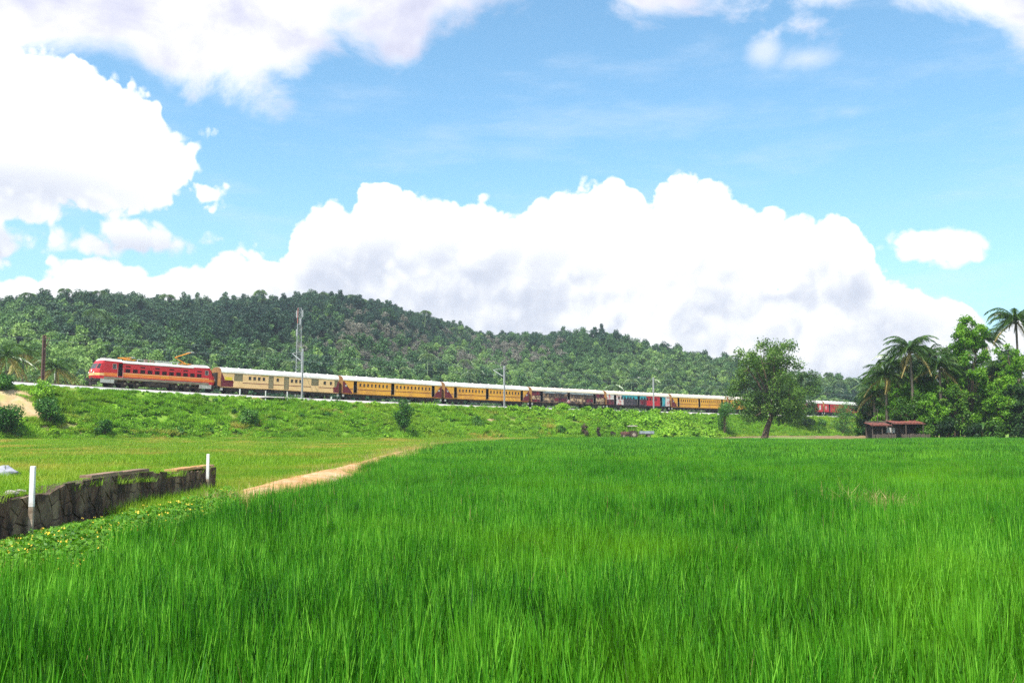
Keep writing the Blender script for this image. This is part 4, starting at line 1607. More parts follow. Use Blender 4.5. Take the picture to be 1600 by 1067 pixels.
def louvre_mesh(w, h):
    mb = MB()
    mb.box(-w / 2, w / 2, 0.05, 0.07, -h / 2, h / 2, 0)
    n = max(3, int(h / 0.09))
    for k in range(n):
        z = -h / 2 + h * (k + 0.5) / n
        mb.box(-w / 2, w / 2, -0.004, 0.05, z - 0.012, z + 0.012, 0)
    return mb.mesh('louvre', [M['louvre']])


for x, w, a_, b_ in lw + up:
    lm = shared(('louvre', round(w, 2), round(b_ - a_, 2)), lambda: louvre_mesh(w, b_ - a_))
    o_ = link('louvre', lm, loco)
    o_.location = (x, y, (a_ + b_) / 2)
for x, w, a_, b_ in cabwin:
    wm = shared(('cabwin', round(b_ - a_, 2)), lambda: window_mesh(w, b_ - a_, M['silver'], 0, M['glass']))
    o_ = link('cab_window', wm, loco)
    o_.location = (x, y, (a_ + b_) / 2)
mb = MB()
mb.box(cabdoor[0] + 0.02, cabdoor[0] + 0.07, y + 0.06, y + 0.40, cabdoor[2], cabdoor[3] - 0.02, 0)
mb.tube([(cabdoor[0] - 0.06, y - 0.06, 1.35), (cabdoor[0] - 0.06, y - 0.06, 2.7)], 0.02, 6, 1)
mb.tube([(cabdoor[1] + 0.06, y - 0.06, 1.35), (cabdoor[1] + 0.06, y - 0.06, 2.7)], 0.02, 6, 1)
mb.build('cab_door', [M['red'], M['silver']], loco)
for cx in (4.55, 14.15):
    bogie(loco, cx, (-1.85, 0.0, 1.85), 0.54, length=5.2, mat='rust')
    mb = MB()
    for d in (-1.85, 0, 1.85):
        mb.box(cx + d - 0.16, cx + d + 0.16, -1.30, -1.16, 0.46, 0.70)
    mb.build('axle_box_cover', M['loco_grey'], loco)
mb = MB()
mb.box(7.6, 11.1, -1.40, 1.40, 0.38, 1.02)
mb.box(7.7, 8.9, -1.46, -1.38, 0.50, 0.95)
mb.box(9.2, 11.0, -1.46, -1.38, 0.50, 0.95)
mb.build('transformer_tank', M['rust'], loco)


# pantographs and roof gear
def pantograph(xb, raised):
    p = MB()
    p.box(xb - 0.75, xb + 0.75, -0.62, -0.54, 4.10, 4.16)
    p.box(xb - 0.75, xb + 0.75, 0.54, 0.62, 4.10, 4.16)
    p.box(xb - 0.75, xb - 0.67, -0.54, 0.54, 4.10, 4.16)
    p.box(xb + 0.67, xb + 0.75, -0.54, 0.54, 4.10, 4.16)
    base_ = p.build('pantograph', M['pan_orange'], loco)
    q = MB()
    for xx in (xb - 0.7, xb + 0.7):
        for yy in (-0.58, 0.58):
            q.tube([(xx, yy, 3.86), (xx, yy, 3.96), (xx, yy, 4.0), (xx, yy, 4.10)], [0.06, 0.09, 0.06, 0.09], 8)
    q.build('insulator', M['insul'], base_)
    if raised:
        kx, kz, hx, hz = xb - 1.62, 5.02, xb + 0.75, 5.95
    else:
        kx, kz, hx, hz = xb - 1.75, 4.30, xb + 0.20, 4.46
    a_ = MB()
    a_.tube([(xb + 0.15, 0, 4.16), (kx, 0, kz)], [0.085, 0.06], 8)
    a_.tube([(xb - 0.15, 0.12, 4.16), (kx + 0.2, 0.1, kz + 0.02)], 0.03, 6)
    a_.build('lower_arm', M['pan_orange'], base_)
    a_ = MB()
    for sy in (-1, 1):
        a_.tube([(kx, sy * 0.06, kz), (hx, sy * 0.42, hz)], [0.055, 0.045], 8)
    a_.tube([(kx + (hx - kx) * .5, -0.24, kz + (hz - kz) * .5), (kx + (hx - kx) * .5, 0.24, kz + (hz - kz) * .5)], 0.03, 6)
    a_.build('upper_arm', M['pan_orange'], base_)
    a_ = MB()
    for dx in (-0.16, 0.16):
        a_.tube([(hx + dx, -1.0, hz - 0.12), (hx + dx, -0.7, hz + 0.04), (hx + dx, 0.7, hz + 0.04), (hx + dx, 1.0, hz - 0.12)], 0.035, 6)
    a_.box(hx - 0.16, hx + 0.16, -0.45, -0.40, hz - 0.02, hz + 0.03)
    a_.box(hx - 0.16, hx + 0.16, 0.40, 0.45, hz - 0.02, hz + 0.03)
    a_.build('contact_head', M['galv'], base_)


pantograph(5.6, False)
pantograph(14.1, True)
mb = MB()
mb.tube([(6.6, -0.1, 4.26), (13.2, -0.1, 4.26)], 0.045, 6)
for xx in (6.7, 7.7, 8.7, 11.9, 12.9):
    mb.tube([(xx, -0.1, 3.86), (xx, -0.1, 4.26)], [0.09, 0.05], 8)
mb.build('roof_bus_bar', M['galv'], loco)
mb = MB()
mb.box(7.55, 7.95, -0.8, -0.3, 3.86, 4.34)
mb.tube([(8.5, -0.5, 3.86), (8.5, -0.5, 4.36)], 0.15, 10)
mb.tube([(8.95, -0.5, 3.86), (8.95, -0.5, 4.30)], 0.13, 10)
mb.box(14.9, 15.5, -0.5, 0.5, 3.86, 4.14)
mb.build('roof_breaker', M['insul'], loco)
# ------------------------------------------------------------------ growth on the embankment
rng = np.random.RandomState(77)


def clump_mesh(rng, mat, r, h, n, size, lobes=5, aspect=0.5):
    bl = []
    for k in range(lobes):
        a = rng.uniform(0, 6.28)
        rr = r * rng.uniform(0.0, 0.7)
        bl.append((rr * math.cos(a), rr * math.sin(a), h * rng.uniform(0.25, 0.7), r * rng.uniform(0.3, 0.55), r * rng.uniform(0.3, 0.55), h * rng.uniform(0.25, 0.42)))
    V, Fq, T = leaf_cloud(rng, bl, n, size, 0.4, 0.5, aspect)
    V[:, 2] = np.maximum(V[:, 2], 0.0)
    return np_mesh('leaf_clump', V, Fq, [mat], T)


bm_ = []
for k in range(6):
    bm_.append(clump_mesh(rng, M['bank_leaf'], 0.85, 0.75, 170, 0.17))
for k in range(4):
    bm_.append(blade_patch(rng, 1.5, 330, 0.55, 0.05, 2, M['bank_leaf'], 0.6, 0.7, 0.5))
for k in range(3):
    bm_.append(clump_mesh(rng, M['bush_leaf'], 0.9, 0.9, 190, 0.17))
for k in range(2):
    bm_.append(blade_patch(rng, 1.5, 300, 0.40, 0.045, 2, M['field_grass'], 0.6, 0.7, 0.5))
bcoll = protos('bank_clump', bm_)
n_try = 12500
s_ = rng.uniform(-62, 238, n_try)
o_ = 4.2 + (TOE + 1.4 - 4.2) * rng.uniform(0, 1, n_try) ** 0.9
Xb = T0.x + TD.x * s_ + TN.x * o_
Yb_ = T0.y + TD.y * s_ + TN.y * o_
Zb = bank_z(s_, o_)
pxb = 800 + F * Xb / Yb_
pyb = 680 - F * (Zb - CAMZ) / Yb_
bare = np.exp(-((pxb - 22 - (pyb - 630) * 0.9) / 30) ** 4 - ((pyb - 632) / 26) ** 4) + 0.8 * np.exp(-((pxb - 766) / 11) ** 2 - ((pyb - 655) / 10) ** 2) + 0.6 * np.exp(-((pxb - 800) / 14) ** 2 - ((pyb - 662) / 8) ** 2)
tall = vnoise(s_ * 0.11, o_ * 0.35, 61)
edge = sm(o_, 4.2, 5.6)
keep = (rng.uniform(0, 1, n_try) > bare * 1.25) & (np.abs(pxb - 800) < 900)
idx = np.empty(n_try, int)
sc1 = np.empty(n_try)
for k in range(n_try):
    u = rng.uniform()
    far = sm(pxb[k], 850, 1000)
    grass_p = 0.42 - 0.25 * tall[k] + 0.30 * sm(o_[k], 12, 15.5) - 0.1 * far
    grass_p += 0.5 * float(sm(pxb[k], 1130, 1160))
    if u < grass_p:
        idx[k] = 6 + rng.randint(4) if rng.uniform() < 0.6 else 13 + rng.randint(2)
        sc1[k] = rng.uniform(0.7, 1.2)
    elif u > 0.965:
        idx[k] = 10 + rng.randint(3)
        sc1[k] = rng.uniform(0.4, 0.95)
    else:
        idx[k] = rng.randint(6)
        sc1[k] = rng.uniform(0.45, 0.95) * (1 + 0.35 * tall[k]) * (1 + 0.45 * far * (pxb[k] < 1130))
sc1 *= 0.55 + 0.45 * edge
sc1 *= np.where(rng.uniform(0, 1, n_try) < 0.07, 1.6, 1.0)
scl = np.stack([sc1, sc1, sc1 * rng.uniform(0.7, 1.15, n_try)], 1)
rot = rz_only(rng, n_try, 0.15)
P = np.stack([Xb, Yb_, Zb - 0.05], 1)
o = scatter('embankment_growth', P[keep], rot[keep], scl[keep], idx[keep], bcoll)
tag(o, 'bright green creepers and grass covering the railway embankment', 'vegetation')

# a patch of slipped bare earth on the bank at the left edge, laid just over the turf
def earth_patch(name, cs, co, rs, ro, mat, seed, skew=0.0):
    r = np.random.RandomState(seed)
    V = []
    rings, seg = 7, 30
    for k in range(rings + 1):
        for q in range(seg):
            a = 6.2832 * q / seg
            rr = k / rings * (1 + 0.13 * math.sin(3 * a + seed) + 0.10 * math.sin(5 * a + 2 * seed) + r.uniform(-.05, .05))
            oo = co + ro * rr * math.sin(a)
            ss = cs + rs * rr * math.cos(a) + skew * (oo - co)
            dz = 0.07 if k < rings else -0.12
            p = tpt(ss, oo, float(bank_z(ss, oo)) + dz + r.uniform(-.03, .03))
            V.append(tuple(p))
    Fq = []
    for k in range(rings):
        for q in range(seg):
            Fq.append((k * seg + q, k * seg + (q + 1) % seg, (k + 1) * seg + (q + 1) % seg, (k + 1) * seg + q))
    ob = link(name, np_mesh(name, np.array(V), Fq, [mat], smooth=True))
    return tag(ob, kind='structure')


def bank_at(px, py):
    """station and offset of the bank surface seen at a pixel"""
    d = ray(px, py)
    best = None
    for off in np.arange(4.4, 16.5, 0.1):
        # intersect the ray with the vertical plane at this offset
        den = d.x * TN.x + d.y * TN.y
        t = (off + T0.x * TN.x + T0.y * TN.y) / den
        x, y_, z = d.x * t, d.y * t, CAMZ + d.z * t
        ss, oo = track_sd(x, y_)
        e = abs(float(bank_z(ss, off)) - z)
        if best is None or e < best[0]:
            best = (e, float(ss), float(off))
    return best[1], best[2]


a_s, a_o = bank_at(22, 634)
earth_patch('bare_earth', a_s, a_o, 5.5, 4.4, M['slip'], 3, 0.35)
a_s, a_o = bank_at(768, 655)
earth_patch('bare_earth', a_s, a_o, 1.3, 2.4, M['slip'], 5, 0.5)


# ------------------------------------------------------------------ trees, palms and bushes as things
def broad_tree(name, label, loc, H, crown_r, n, leaf, mat, seed, trunk_r=0.4, trunk_h=0.35, lobes=26, lean=0.0, group=None, bark='bark', flat=0.8, cat='tree', zlo=None, col_mode=False, qs=(0.18, 0.34), jit=0.18):
    r = np.random.RandomState(seed)
    root = thing(name, label, cat, loc, r.uniform(0, 6.28) if not lean else 0, group)
    th = H * trunk_h
    mb = MB()
    top = Vector((lean * th, 0, th))
    mb.tube([(0, 0, -0.3), (lean * th * 0.15, 0.03, th * 0.12), (lean * th * 0.45, 0.08, th * 0.5), tuple(top)], [trunk_r * 1.6, trunk_r * 1.1, trunk_r * 0.85, trunk_r * 0.72], 10)
    bl = []
    nl = max(5, lobes // 4)
    zl = zlo if zlo is not None else trunk_h * 0.9
    for k in range(nl):
        a = 6.2832 * k / nl + r.uniform(-0.4, 0.4)
        zz = H * r.uniform(zl + 0.05, 0.86)
        f = math.sin(math.pi * min(1, max(0.05, (zz / H - zl * 0.55) / (1.04 - zl * 0.55)))) ** 0.6
        rr = crown_r * f * r.uniform(0.42, 0.80)
        end = Vector((lean * th + rr * math.cos(a), rr * math.sin(a), zz))
        mid_ = top.lerp(end, 0.5) + Vector((0, 0, (end.z - top.z) * 0.12))
        mb.tube([tuple(top - Vector((0, 0, 0.3 * r.uniform(0, 1)))), tuple(mid_), tuple(end)], [trunk_r * 0.45, trunk_r * 0.28, trunk_r * 0.10], 7)
        for j in range(4):
            sub = end + Vector(r.normal(0, crown_r * 0.21, 3)) * Vector((1, 1, 0.8)).length * 0.6
            sub.z = min(max(sub.z, H * zl), H * 0.97)
            mb.tube([tuple(mid_.lerp(end, 0.6)), tuple(sub)], [trunk_r * 0.13, trunk_r * 0.05], 5)
            q = crown_r * r.uniform(*qs)
            bl.append((sub.x, sub.y, sub.z, q, q, q * flat))
    if col_mode:
        for k in range(lobes // 2):
            zz = H * r.uniform(zl, 0.95)
            rr = crown_r * (1 - (zz / H) ** 3) * r.uniform(0.2, 0.7) + 0.2
            a = r.uniform(0, 6.28)
            q = crown_r * r.uniform(0.14, 0.30)
            bl.append((rr * math.cos(a), rr * math.sin(a), zz, q, q, q))
    mb.build('trunk', M[bark], root, smooth=True)
    V, Fq, T = leaf_cloud(r, bl, n, leaf, 0.35, 0.35, 0.55, jit)
    link('crown', np_mesh('crown', V, Fq, [M[mat]], T), root)
    return root


frond_sets = {}


def frond_mesh(kind, v):
    key = (kind, v)
    if key not in frond_sets:
        r = np.random.RandomState(900 + v * 7 + len(kind))
        prm = {'up': (1.45, 0.22), 'mid': (0.75, 0.50), 'low': (0.20, 0.72), 'dry': (-0.25, 1.1)}[kind]
        V, Fq, T = frond_arrays(r, 1.0, 30, prm[1], 0.19, prm[0], 0.0105)
        frond_sets[key] = np_mesh('frond', V, Fq, [M['palm_dry'] if kind == 'dry' else M['palm_leaf']], T)
    return frond_sets[key]


def coconut_palm(label, loc, H, L, seed, bend=0.08, dry=2, group='coconut palms', nf=24):
    r = np.random.RandomState(seed)
    root = thing('coconut_palm', label, 'palm', loc, r.uniform(0, 6.28), group)
    mb = MB()
    pts, rad = [], []
    for k in range(9):
        t = k / 8
        pts.append((bend * H * t * t, 0, H * t - 0.3 * (1 - t)))
        rad.append(0.24 * (1 - t) ** 3 + 0.15 + 0.015 * (k % 2))
    mb.tube(pts, rad, 9)
    mb.build('trunk', M['palm_bark'], root, smooth=True)
    top = Vector(pts[-1])
    mb = MB()
    for k in range(7):
        a = 6.28 * k / 7
        c_ = top + Vector((0.32 * math.cos(a), 0.32 * math.sin(a), -0.35 - 0.12 * (k % 2)))
        mb.tube([tuple(c_ + Vector((0, 0, 0.14))), tuple(c_ + Vector((0, 0, 0.05))), tuple(c_ - Vector((0, 0, 0.06))), tuple(c_ - Vector((0, 0, 0.15)))], [0.03, 0.13, 0.13, 0.03], 8)
    mb.build('coconuts', M['grove_nut'], root, smooth=True)
    for k in range(nf + dry):
        isdry = k >= nf
        kind = 'dry' if isdry else ('up' if k < nf * 0.35 else ('mid' if k < nf * 0.72 else 'low'))
        f_ = link('frond', frond_mesh(kind, k % 3), root)
        f_.location = top + Vector((0, 0, -0.05 if not isdry else -0.3))
        sc_ = L * r.uniform(0.85, 1.1)
        f_.scale = (sc_, sc_, sc_)
        f_.rotation_euler = (r.normal(0, 0.25), r.normal(0, 0.12), k * 2.39996 + r.uniform(-0.25, 0.25))
    return root


M['grove_nut'] = pm('coconut_husk', (0.20, 0.24, 0.05), (0.32, 0.20, 0.07), 3, 3, 0.6)
M['banana_leaf'] = leaf_mat('banana_leaf', (0.025, 0.085, 0.010), (0.070, 0.170, 0.022), (0.200, 0.320, 0.080), 0.25, 0.6, 0.3, 0.35, spec=0.5)


def bush(label, loc, rx, h, n, leaf, mat, seed, name='bush', group='bushes on the railway embankment', stem=True):
    r = np.random.RandomState(seed)
    root = thing(name, label, 'bush', loc, 0, group)
    bl = []
    mb = MB()
    for k in range(12):
        a = r.uniform(0, 6.28)
        rr = rx * r.uniform(0.05, 0.66)
        zz = h * r.uniform(0.22, 0.80)
        q = rx * r.uniform(0.24, 0.42)
        rr *= 1.05 - 0.4 * (zz / h)
        p = (rr * math.cos(a), rr * math.sin(a), zz)
        bl.append(p + (q, q, min(q, h * 0.24)))
        mb.tube([(0.1 * math.cos(a), 0.1 * math.sin(a), -0.15), (p[0] * .5, p[1] * .5, zz * .6), p], [0.06, 0.04, 0.015], 5)
    V, Fq, T = leaf_cloud(r, bl, n, leaf, 0.45, 0.45)
    V[:, 2] = np.maximum(V[:, 2], 0.02)
    link('foliage', np_mesh('foliage', V, Fq, [M[mat]], T), root)
    mb.build('stems', M['bark'], root)
    return root


def on_bank(px, py):
    s__, o__ = bank_at(px, py)
    return tpt(s__, o__, float(bank_z(s__, o__)) - 0.05)


def on_ground(px, Y, lift=0.0):
    x = (px - 800) / F * Y
    return Vector((x, Y, gz(x, Y) + lift))


BUSHES = [  # px, base py, half width px, height px, material, label
    (630, 682, 17, 52, 'bush_leaf', 'tall dark green bush alone in the middle of the embankment below the yellow coach'),
    (75, 663, 25, 36, 'bush_leaf', 'leafy bush on the embankment beside the bare earth slip'),
    (70, 628, 22, 30, 'bank_leaf', 'bright green bush at the rail edge above the bare earth slip'),
    (8, 682, 32, 42, 'bush_leaf', 'large dark bush low on the bank at the far left edge'),
    (8, 610, 20, 22, 'bush_leaf', 'dark bush at the rail edge in the far left corner'),
    (388, 664, 18, 24, 'bush_leaf', 'small dark bush on the bank below the cream luggage coach'),
    (163, 680, 14, 22, 'bush_leaf', 'low bush near the bank foot below the locomotive'),
    (748, 668, 12, 16, 'bush_leaf', 'small bush left of the small bare streak on the bank'),
    (876, 678, 11, 16, 'bush_leaf', 'small dark bush at the bank foot below the brown advert coach'),
    (1132, 682, 21, 52, 'bush_leaf', 'round dark green bush in front of the last ochre coach left of the big tree'),
    (1317, 680, 29, 48, 'bush_leaf', 'large round bush in front of the red coach right of the big tree'),
    (1285, 667, 12, 12, 'bush_leaf', 'small pale bush left of the large round bush by the red coach'),
    (878, 639, 12, 13, 'bank_leaf', 'small round bush at the rail edge below the brown advert coach'),
    (980, 672, 16, 20, 'bank_leaf', 'light green bush on the bank behind the tractor'),
    (1060, 660, 20, 18, 'bank_leaf', 'light green bush on the bank right of the tractor'),
]
for k, (px, py, hw, hp, mt, lb) in enumerate(BUSHES):
    p = on_bank(px, py)
    sc_ = p.y / F
    bush(lb, p, hw * sc_ * (1.55 if k == 0 else 1.25), hp * sc_ * (1.3 if k == 0 else 1.2), int(700 + hw * hp * 2.2), 0.15, mt, 300 + k)

# dark withered stumps of shrub by the tractor
M['withered'] = leaf_mat('withered_leaf', (0.030, 0.028, 0.018), (0.075, 0.060, 0.038), (0.170, 0.110, 0.070), 0.1, 0.8, 0.2, 0.7)
for k, (px, hw, hp, lb) in enumerate(((914, 10, 27, 'withered brown shrub at the bank foot, larger of two left of the tractor'), (936, 6, 22, 'narrow withered brown shrub at the bank foot left of the tractor'),
                                      (957, 6, 15, 'low reddish brown shrub nearest the tractor'))):
    p = on_bank(px, 687)
    bush(lb, p, hw * p.y / F, hp * p.y / F, 420, 0.17, 'withered', 350 + k, name='withered_shrub', group='withered shrubs at the bank foot')

# the big spreading tree and its neighbour
broad_tree('spreading_tree', 'big spreading tree with leaning brown trunk in front of the train', on_ground(1191, 193, 0.0), 18.6, 7.8, 26000, 0.20, 'tree_leaf', 11, 0.62, 0.27, 96, lean=0.36, zlo=0.22, qs=(0.13, 0.26))
broad_tree('leafy_tree', 'smaller dark tree directly right of the big spreading tree', on_bank(1246, 667), 13.4, 6.4, 17000, 0.20, 'tree_leaf', 12, 0.30, 0.20, 56, lean=0.05, zlo=0.10, qs=(0.15, 0.28))

# palms left of the locomotive, beyond the line
for k, (px, cy, Y, L, lb) in enumerate(((12, 556, 168, 3.9, 'coconut palm with yellowing fronds at the left edge beyond the railway'),
                                        (36, 549, 178, 3.7, 'coconut palm second from the left edge beyond the railway'),
                                        (86, 573, 172, 3.6, 'leaning coconut palm between the rusty mast and the locomotive'))):
    top = at(px, cy, Y)
    base_z = 2.6
    coconut_palm(lb, (top.x, Y, base_z), top.z - base_z, L * 1.1, 500 + k, 0.02, 8, 'coconut palms left of the locomotive', 18)

# grove on the right: palms
for k, (px, cy, Y, L, bend, lb) in enumerate(((1424, 546, 146, 4.4, 0.03, 'tallest coconut palm on the left side of the right hand grove'),
                                              (1468, 572, 145.5, 4.1, -0.03, 'coconut palm between the tall palm and the bright green column tree'),
                                              (1384, 586, 150, 3.9, 0.02, 'low coconut palm at the left end of the grove beside the red coach'),
                                              (1402, 570, 152, 3.9, 0.04, 'coconut palm behind the left end of the grove'),
                                              (1588, 500, 150, 4.6, 0.02, 'tallest coconut palm at the right edge rising over the grove'),
                                              (1449, 556, 156, 3.8, -0.02, 'coconut palm rising between the two front palms of the grove'),
                                              (1490, 562, 152, 3.8, 0.02, 'coconut palm touching the left side of the bright column tree'),
                                              (1366, 614, 160, 3.6, -0.02, 'small coconut palm at the very left end of the grove'),
                                              (1534, 530, 166, 4.0, -0.02, 'coconut palm peeping out behind the bright green column tree'),
                                              (1560, 578, 152, 3.9, 0.03, 'coconut palm right of the bright green column tree'))):
    top = at(px, cy, Y)
    b = on_ground(px, Y)
    coconut_palm(lb, (top.x, Y, b.z), top.z - b.z, L * 0.9, 520 + k, bend * 0.5, 3, 'coconut palms of the right hand grove', 30)

GROVE = [  # px, top py, Y, crown radius m, leaves, material, label, column
    (1516, 506, 145, 3.0, 6200, 'bright_leaf', 'bright green column shaped tree in the right hand grove', True),
    (1446, 612, 149, 3.0, 3000, 'bright_leaf', 'bright leafy tree behind the red roofed hut', True),
    (1590, 552, 146, 3.2, 3600, 'bright_leaf', 'bright green tree at the right edge below the tallest palm', True),
    (1482, 585, 152, 3.0, 2800, 'grove_leaf', 'mid green tree left of the bright column tree', True),
    (1550, 575, 155, 3.4, 3000, 'grove_leaf', 'mid green tree right of the bright column tree', True),
    (1408, 612, 158, 3.2, 2800, 'grove_leaf', 'mid green tree behind the left end of the hut', True),
    (1372, 598, 172, 3.4, 2600, 'dark_leaf', 'dark tree at the end of the visible train', True),
    (1440, 572, 176, 4.4, 3200, 'dark_leaf', 'dark tree deep in the grove behind the tall palm', True),
    (1500, 560, 178, 4.6, 3200, 'dark_leaf', 'dark tree deep in the grove behind the bright column tree', True),
    (1575, 560, 178, 4.6, 3200, 'dark_leaf', 'dark tree deep in the grove at the right edge', True),
    (1640, 540, 160, 5.0, 3200, 'dark_leaf', 'dark tree just leaving the frame on the right', True),
    (1350, 640, 176, 2.6, 1600, 'grove_leaf', 'low bushy tree between the round bush and the hut', True),
    (1425, 596, 164, 3.6, 2800, 'grove_leaf', 'mid green tree just behind the tallest left hand palm', True),
    (1530, 590, 160, 3.8, 2800, 'grove_leaf', 'mid green tree filling the gap behind the bright column tree', True),
    (1395, 628, 152, 2.6, 2200, 'bright_leaf', 'small bright tree above the left roof of the hut', True),
    (1565, 600, 143, 2.8, 2400, 'bright_leaf', 'bright leafy tree low at the right of the grove', True),
    (1438, 580, 151, 3.4, 2900, 'grove_leaf', 'mid green tree between the tallest left palm and the next palm', True),
    (1404, 596, 155, 3.2, 2900, 'grove_leaf', 'mid green tree filling in behind the two leftmost palms', True),
    (1452, 622, 143, 2.3, 2200, 'bright_leaf', 'short bright tree just right of the hut roof', True),
    (1490, 612, 143, 2.6, 2400, 'grove_leaf', 'short mid green tree left of the foot of the column tree', True),
    (1388, 592, 160, 3.2, 2800, 'grove_leaf', 'mid green tree above the left end of the hut behind the low palm', True),
    (1420, 606, 148, 2.8, 2600, 'bright_leaf', 'bright tree standing straight behind the middle of the hut', True),
    (1410, 632, 144.6, 2.2, 2400, 'grove_leaf', 'short tree leaning over the left half of the hut roof', True),
    (1434, 622, 144.6, 2.2, 2400, 'grove_leaf', 'short tree behind the right half of the hut roof', True),
    (1600, 610, 141, 2.8, 2400, 'dark_leaf', 'low dark tree at the foot of the grove in the right corner', True),
]
for k, (px, ty, Y, cr, nl, mt, lb, cm) in enumerate(GROVE):
    b = on_ground(px, Y)
    topz = at(px, ty, Y).z
    broad_tree('grove_tree', lb, b, (topz - b.z) * 1.14, cr, int(nl * 3.4), 0.165 if mt != 'dark_leaf' else 0.22, mt, 600 + k, 0.20, 0.22, 64, group='trees of the right hand grove', zlo=0.14, col_mode=cm, qs=(0.12, 0.25), jit=0.26)


# banana plants and undergrowth at the foot of the grove
def banana(label, loc, H, seed):
    r = np.random.RandomState(seed)
    root = thing('banana_plant', label, 'plant', loc, r.uniform(0, 6.28), 'banana plants below the grove')
    MB().tube([(0, 0, -0.2), (0, 0, H * 0.25), (0.03, 0, H * 0.5)], [0.14, 0.11, 0.07], 8).build('stem', M['grove_nut'], root, smooth=True)
    for k in range(8):
        a = k * 2.4 + r.uniform(-.3, .3)
        L = H * r.uniform(0.55, 0.75)
        rise = r.uniform(0.3, 1.3)
        V, Fq = [], []
        m = 6
        for q in range(m + 1):
            t = q / m
            x = L * t * 0.85
            z = H * 0.48 + L * (rise * t - (rise + 0.25) * t * t * 0.9)
            w = 0.30 * math.sin(math.pi * (0.06 + 0.9 * t)) ** 0.7 * H * 0.28
            V += [(x, -w, z - 0.05 * w), (x, 0, z + 0.02), (x, w, z - 0.05 * w)]
        for q in range(m):
            b_ = q * 3
            Fq += [(b_, b_ + 1, b_ + 4, b_ + 3), (b_ + 1, b_ + 2, b_ + 5, b_ + 4)]
        o__ = link('leaf', np_mesh('leaf', rotm(np.array(V), a), Fq, [M['banana_leaf']], r.uniform(0.2, 0.9, len(Fq))), root)
    return root


for k, (px, Y, H) in enumerate(((1376, 147, 4.6), (1428, 147, 4.4), (1462, 146, 4.4), (1496, 145, 3.6), (1532, 143, 4.0), (1566, 143, 3.6), (1512, 141.5, 2.4), (1548, 141, 2.2))):
    side = ('left of the hut', 'just behind the hut roof', 'right of the hut', 'third from the hut', 'below the bright column tree', 'nearest the right corner', 'small, at the field edge below the column tree', 'small, rightmost at the field edge')[k]
    banana('broad leaved banana plant ' + side, on_ground(px, Y), H, 700 + k)
for k, (px, Y, rx, h, mt) in enumerate(((1446, 141, 2.0, 3.6, 'grove_leaf'), (1478, 140, 2.2, 3.4, 'dark_leaf'), (1520, 140, 2.0, 2.6, 'dark_leaf'), (1556, 140.5, 2.0, 3.0, 'grove_leaf'), (1590, 139, 1.7, 2.4, 'dark_leaf'), (1625, 139, 1.9, 2.6, 'dark_leaf'), (1345, 165, 1.8, 2.4, 'bush_leaf'))):
    side = ('touching the right side of the hut', 'second from the hut', 'below the bright column tree', 'second from the right corner', 'in the right corner', 'leaving the frame on the right', 'between the round bush and the hut')[k]
    bush('dark undergrowth bush at the grove edge ' + side, on_ground(px, Y), rx, h, 1700, 0.16, mt, 720 + k, name='undergrowth_bush', group='undergrowth at the grove edge')
# ------------------------------------------------------------------ overhead line masts
def mast(label, s, off, h, mat='galv', arm=True, armlen=3.2, w=0.12, reach=-1):
    zr = float(rail_z(s))
    root = thing('overhead_mast', label, 'mast', tpt(s, off, zr - 0.75), PHI, 'overhead line masts')
    mb = MB()
    hh = h + 0.75
    mb.box(-w, -w + 0.02, -w, w, -0.2, hh)
    mb.box(w - 0.02, w, -w, w, -0.2, hh)
    n = int(hh / 0.9)
    for k in range(n):
        z = 0.3 + k * 0.9
        mb.box(-w + 0.02, w - 0.02, -0.015, 0.015, z, z + 0.12)
    mb.box(-w + 0.02, w - 0.02, -0.01, 0.01, 0, hh)
    mb.build('post', M[mat], root)
    MB().box(-0.35, 0.35, -0.35, 0.35, -0.3, 0.25).build('footing', M['sleeper'], root)
    if arm:
        d = 1 if reach < 0 else -1            # local +y points away from the camera, over the track
        mb = MB()
        mb.tube([(0, d * 0.15, hh - 2.1), (0, d * armlen, hh - 0.6)], 0.055, 6)
        mb.tube([(0, d * 0.15, hh - 0.4), (0, d * armlen, hh - 0.6)], 0.04, 6)
        mb.tube([(0, d * armlen * 0.62, hh - 1.16), (0, d * armlen * 1.02, hh - 1.75)], 0.024, 6)
        mb.build('cantilever', M[mat], root)
        mb = MB()
        for zz, t in ((hh - 2.02, 0.10), (hh - 0.42, 0.10)):
            for q in range(4):
                yy = d * (0.22 + q * 0.09)
                mb.tube([(0, yy, zz + q * 0.035), (0, yy + d * 0.035, zz + q * 0.035 + 0.01)], 0.075, 8)
        mb.build('insulator', M['insul'], root)
    return root


def mast_at(px, off):
    """station whose mast at this offset shows at pixel column px"""
    u = (px - 800) / F
    # T0 + s*TD + off*TN : X = u*Y
    ax, ay = T0.x + TN.x * off, T0.y + TN.y * off
    return (u * ay - ax) / (TD.x - u * TD.y)


mast('grey steel mast rising in front of the cream luggage coach', mast_at(472, 3.0), 3.0, 7.75)
mast('grey steel mast in front of the yellow coach mid embankment', mast_at(788, 3.0), 3.0, 7.55)
mast('grey steel mast in front of the turquoise and red advert coach', mast_at(1021, 3.0), 3.0, 7.3, arm=False)
mast('rusty brown mast beyond the line at the far left', mast_at(66, -3.2), -3.2, 7.0, 'old_mast', True, 2.2, 0.20, 1)

wire = thing('overhead_wire', 'thin overhead contact wire strung above the railway track', 'wire', (0, 0, 0))
for nm, hgt, rad in (('contact_wire', 6.03, 0.011), ('messenger_wire', 7.2, 0.010)):
    mb = MB()
    mb.tube([tuple(tpt(s_, 0.0, float(rail_z(s_)) + hgt)) for s_ in np.linspace(-145, 330, 120)], rad, 4)
    mb.build(nm, M['galv'], wire)

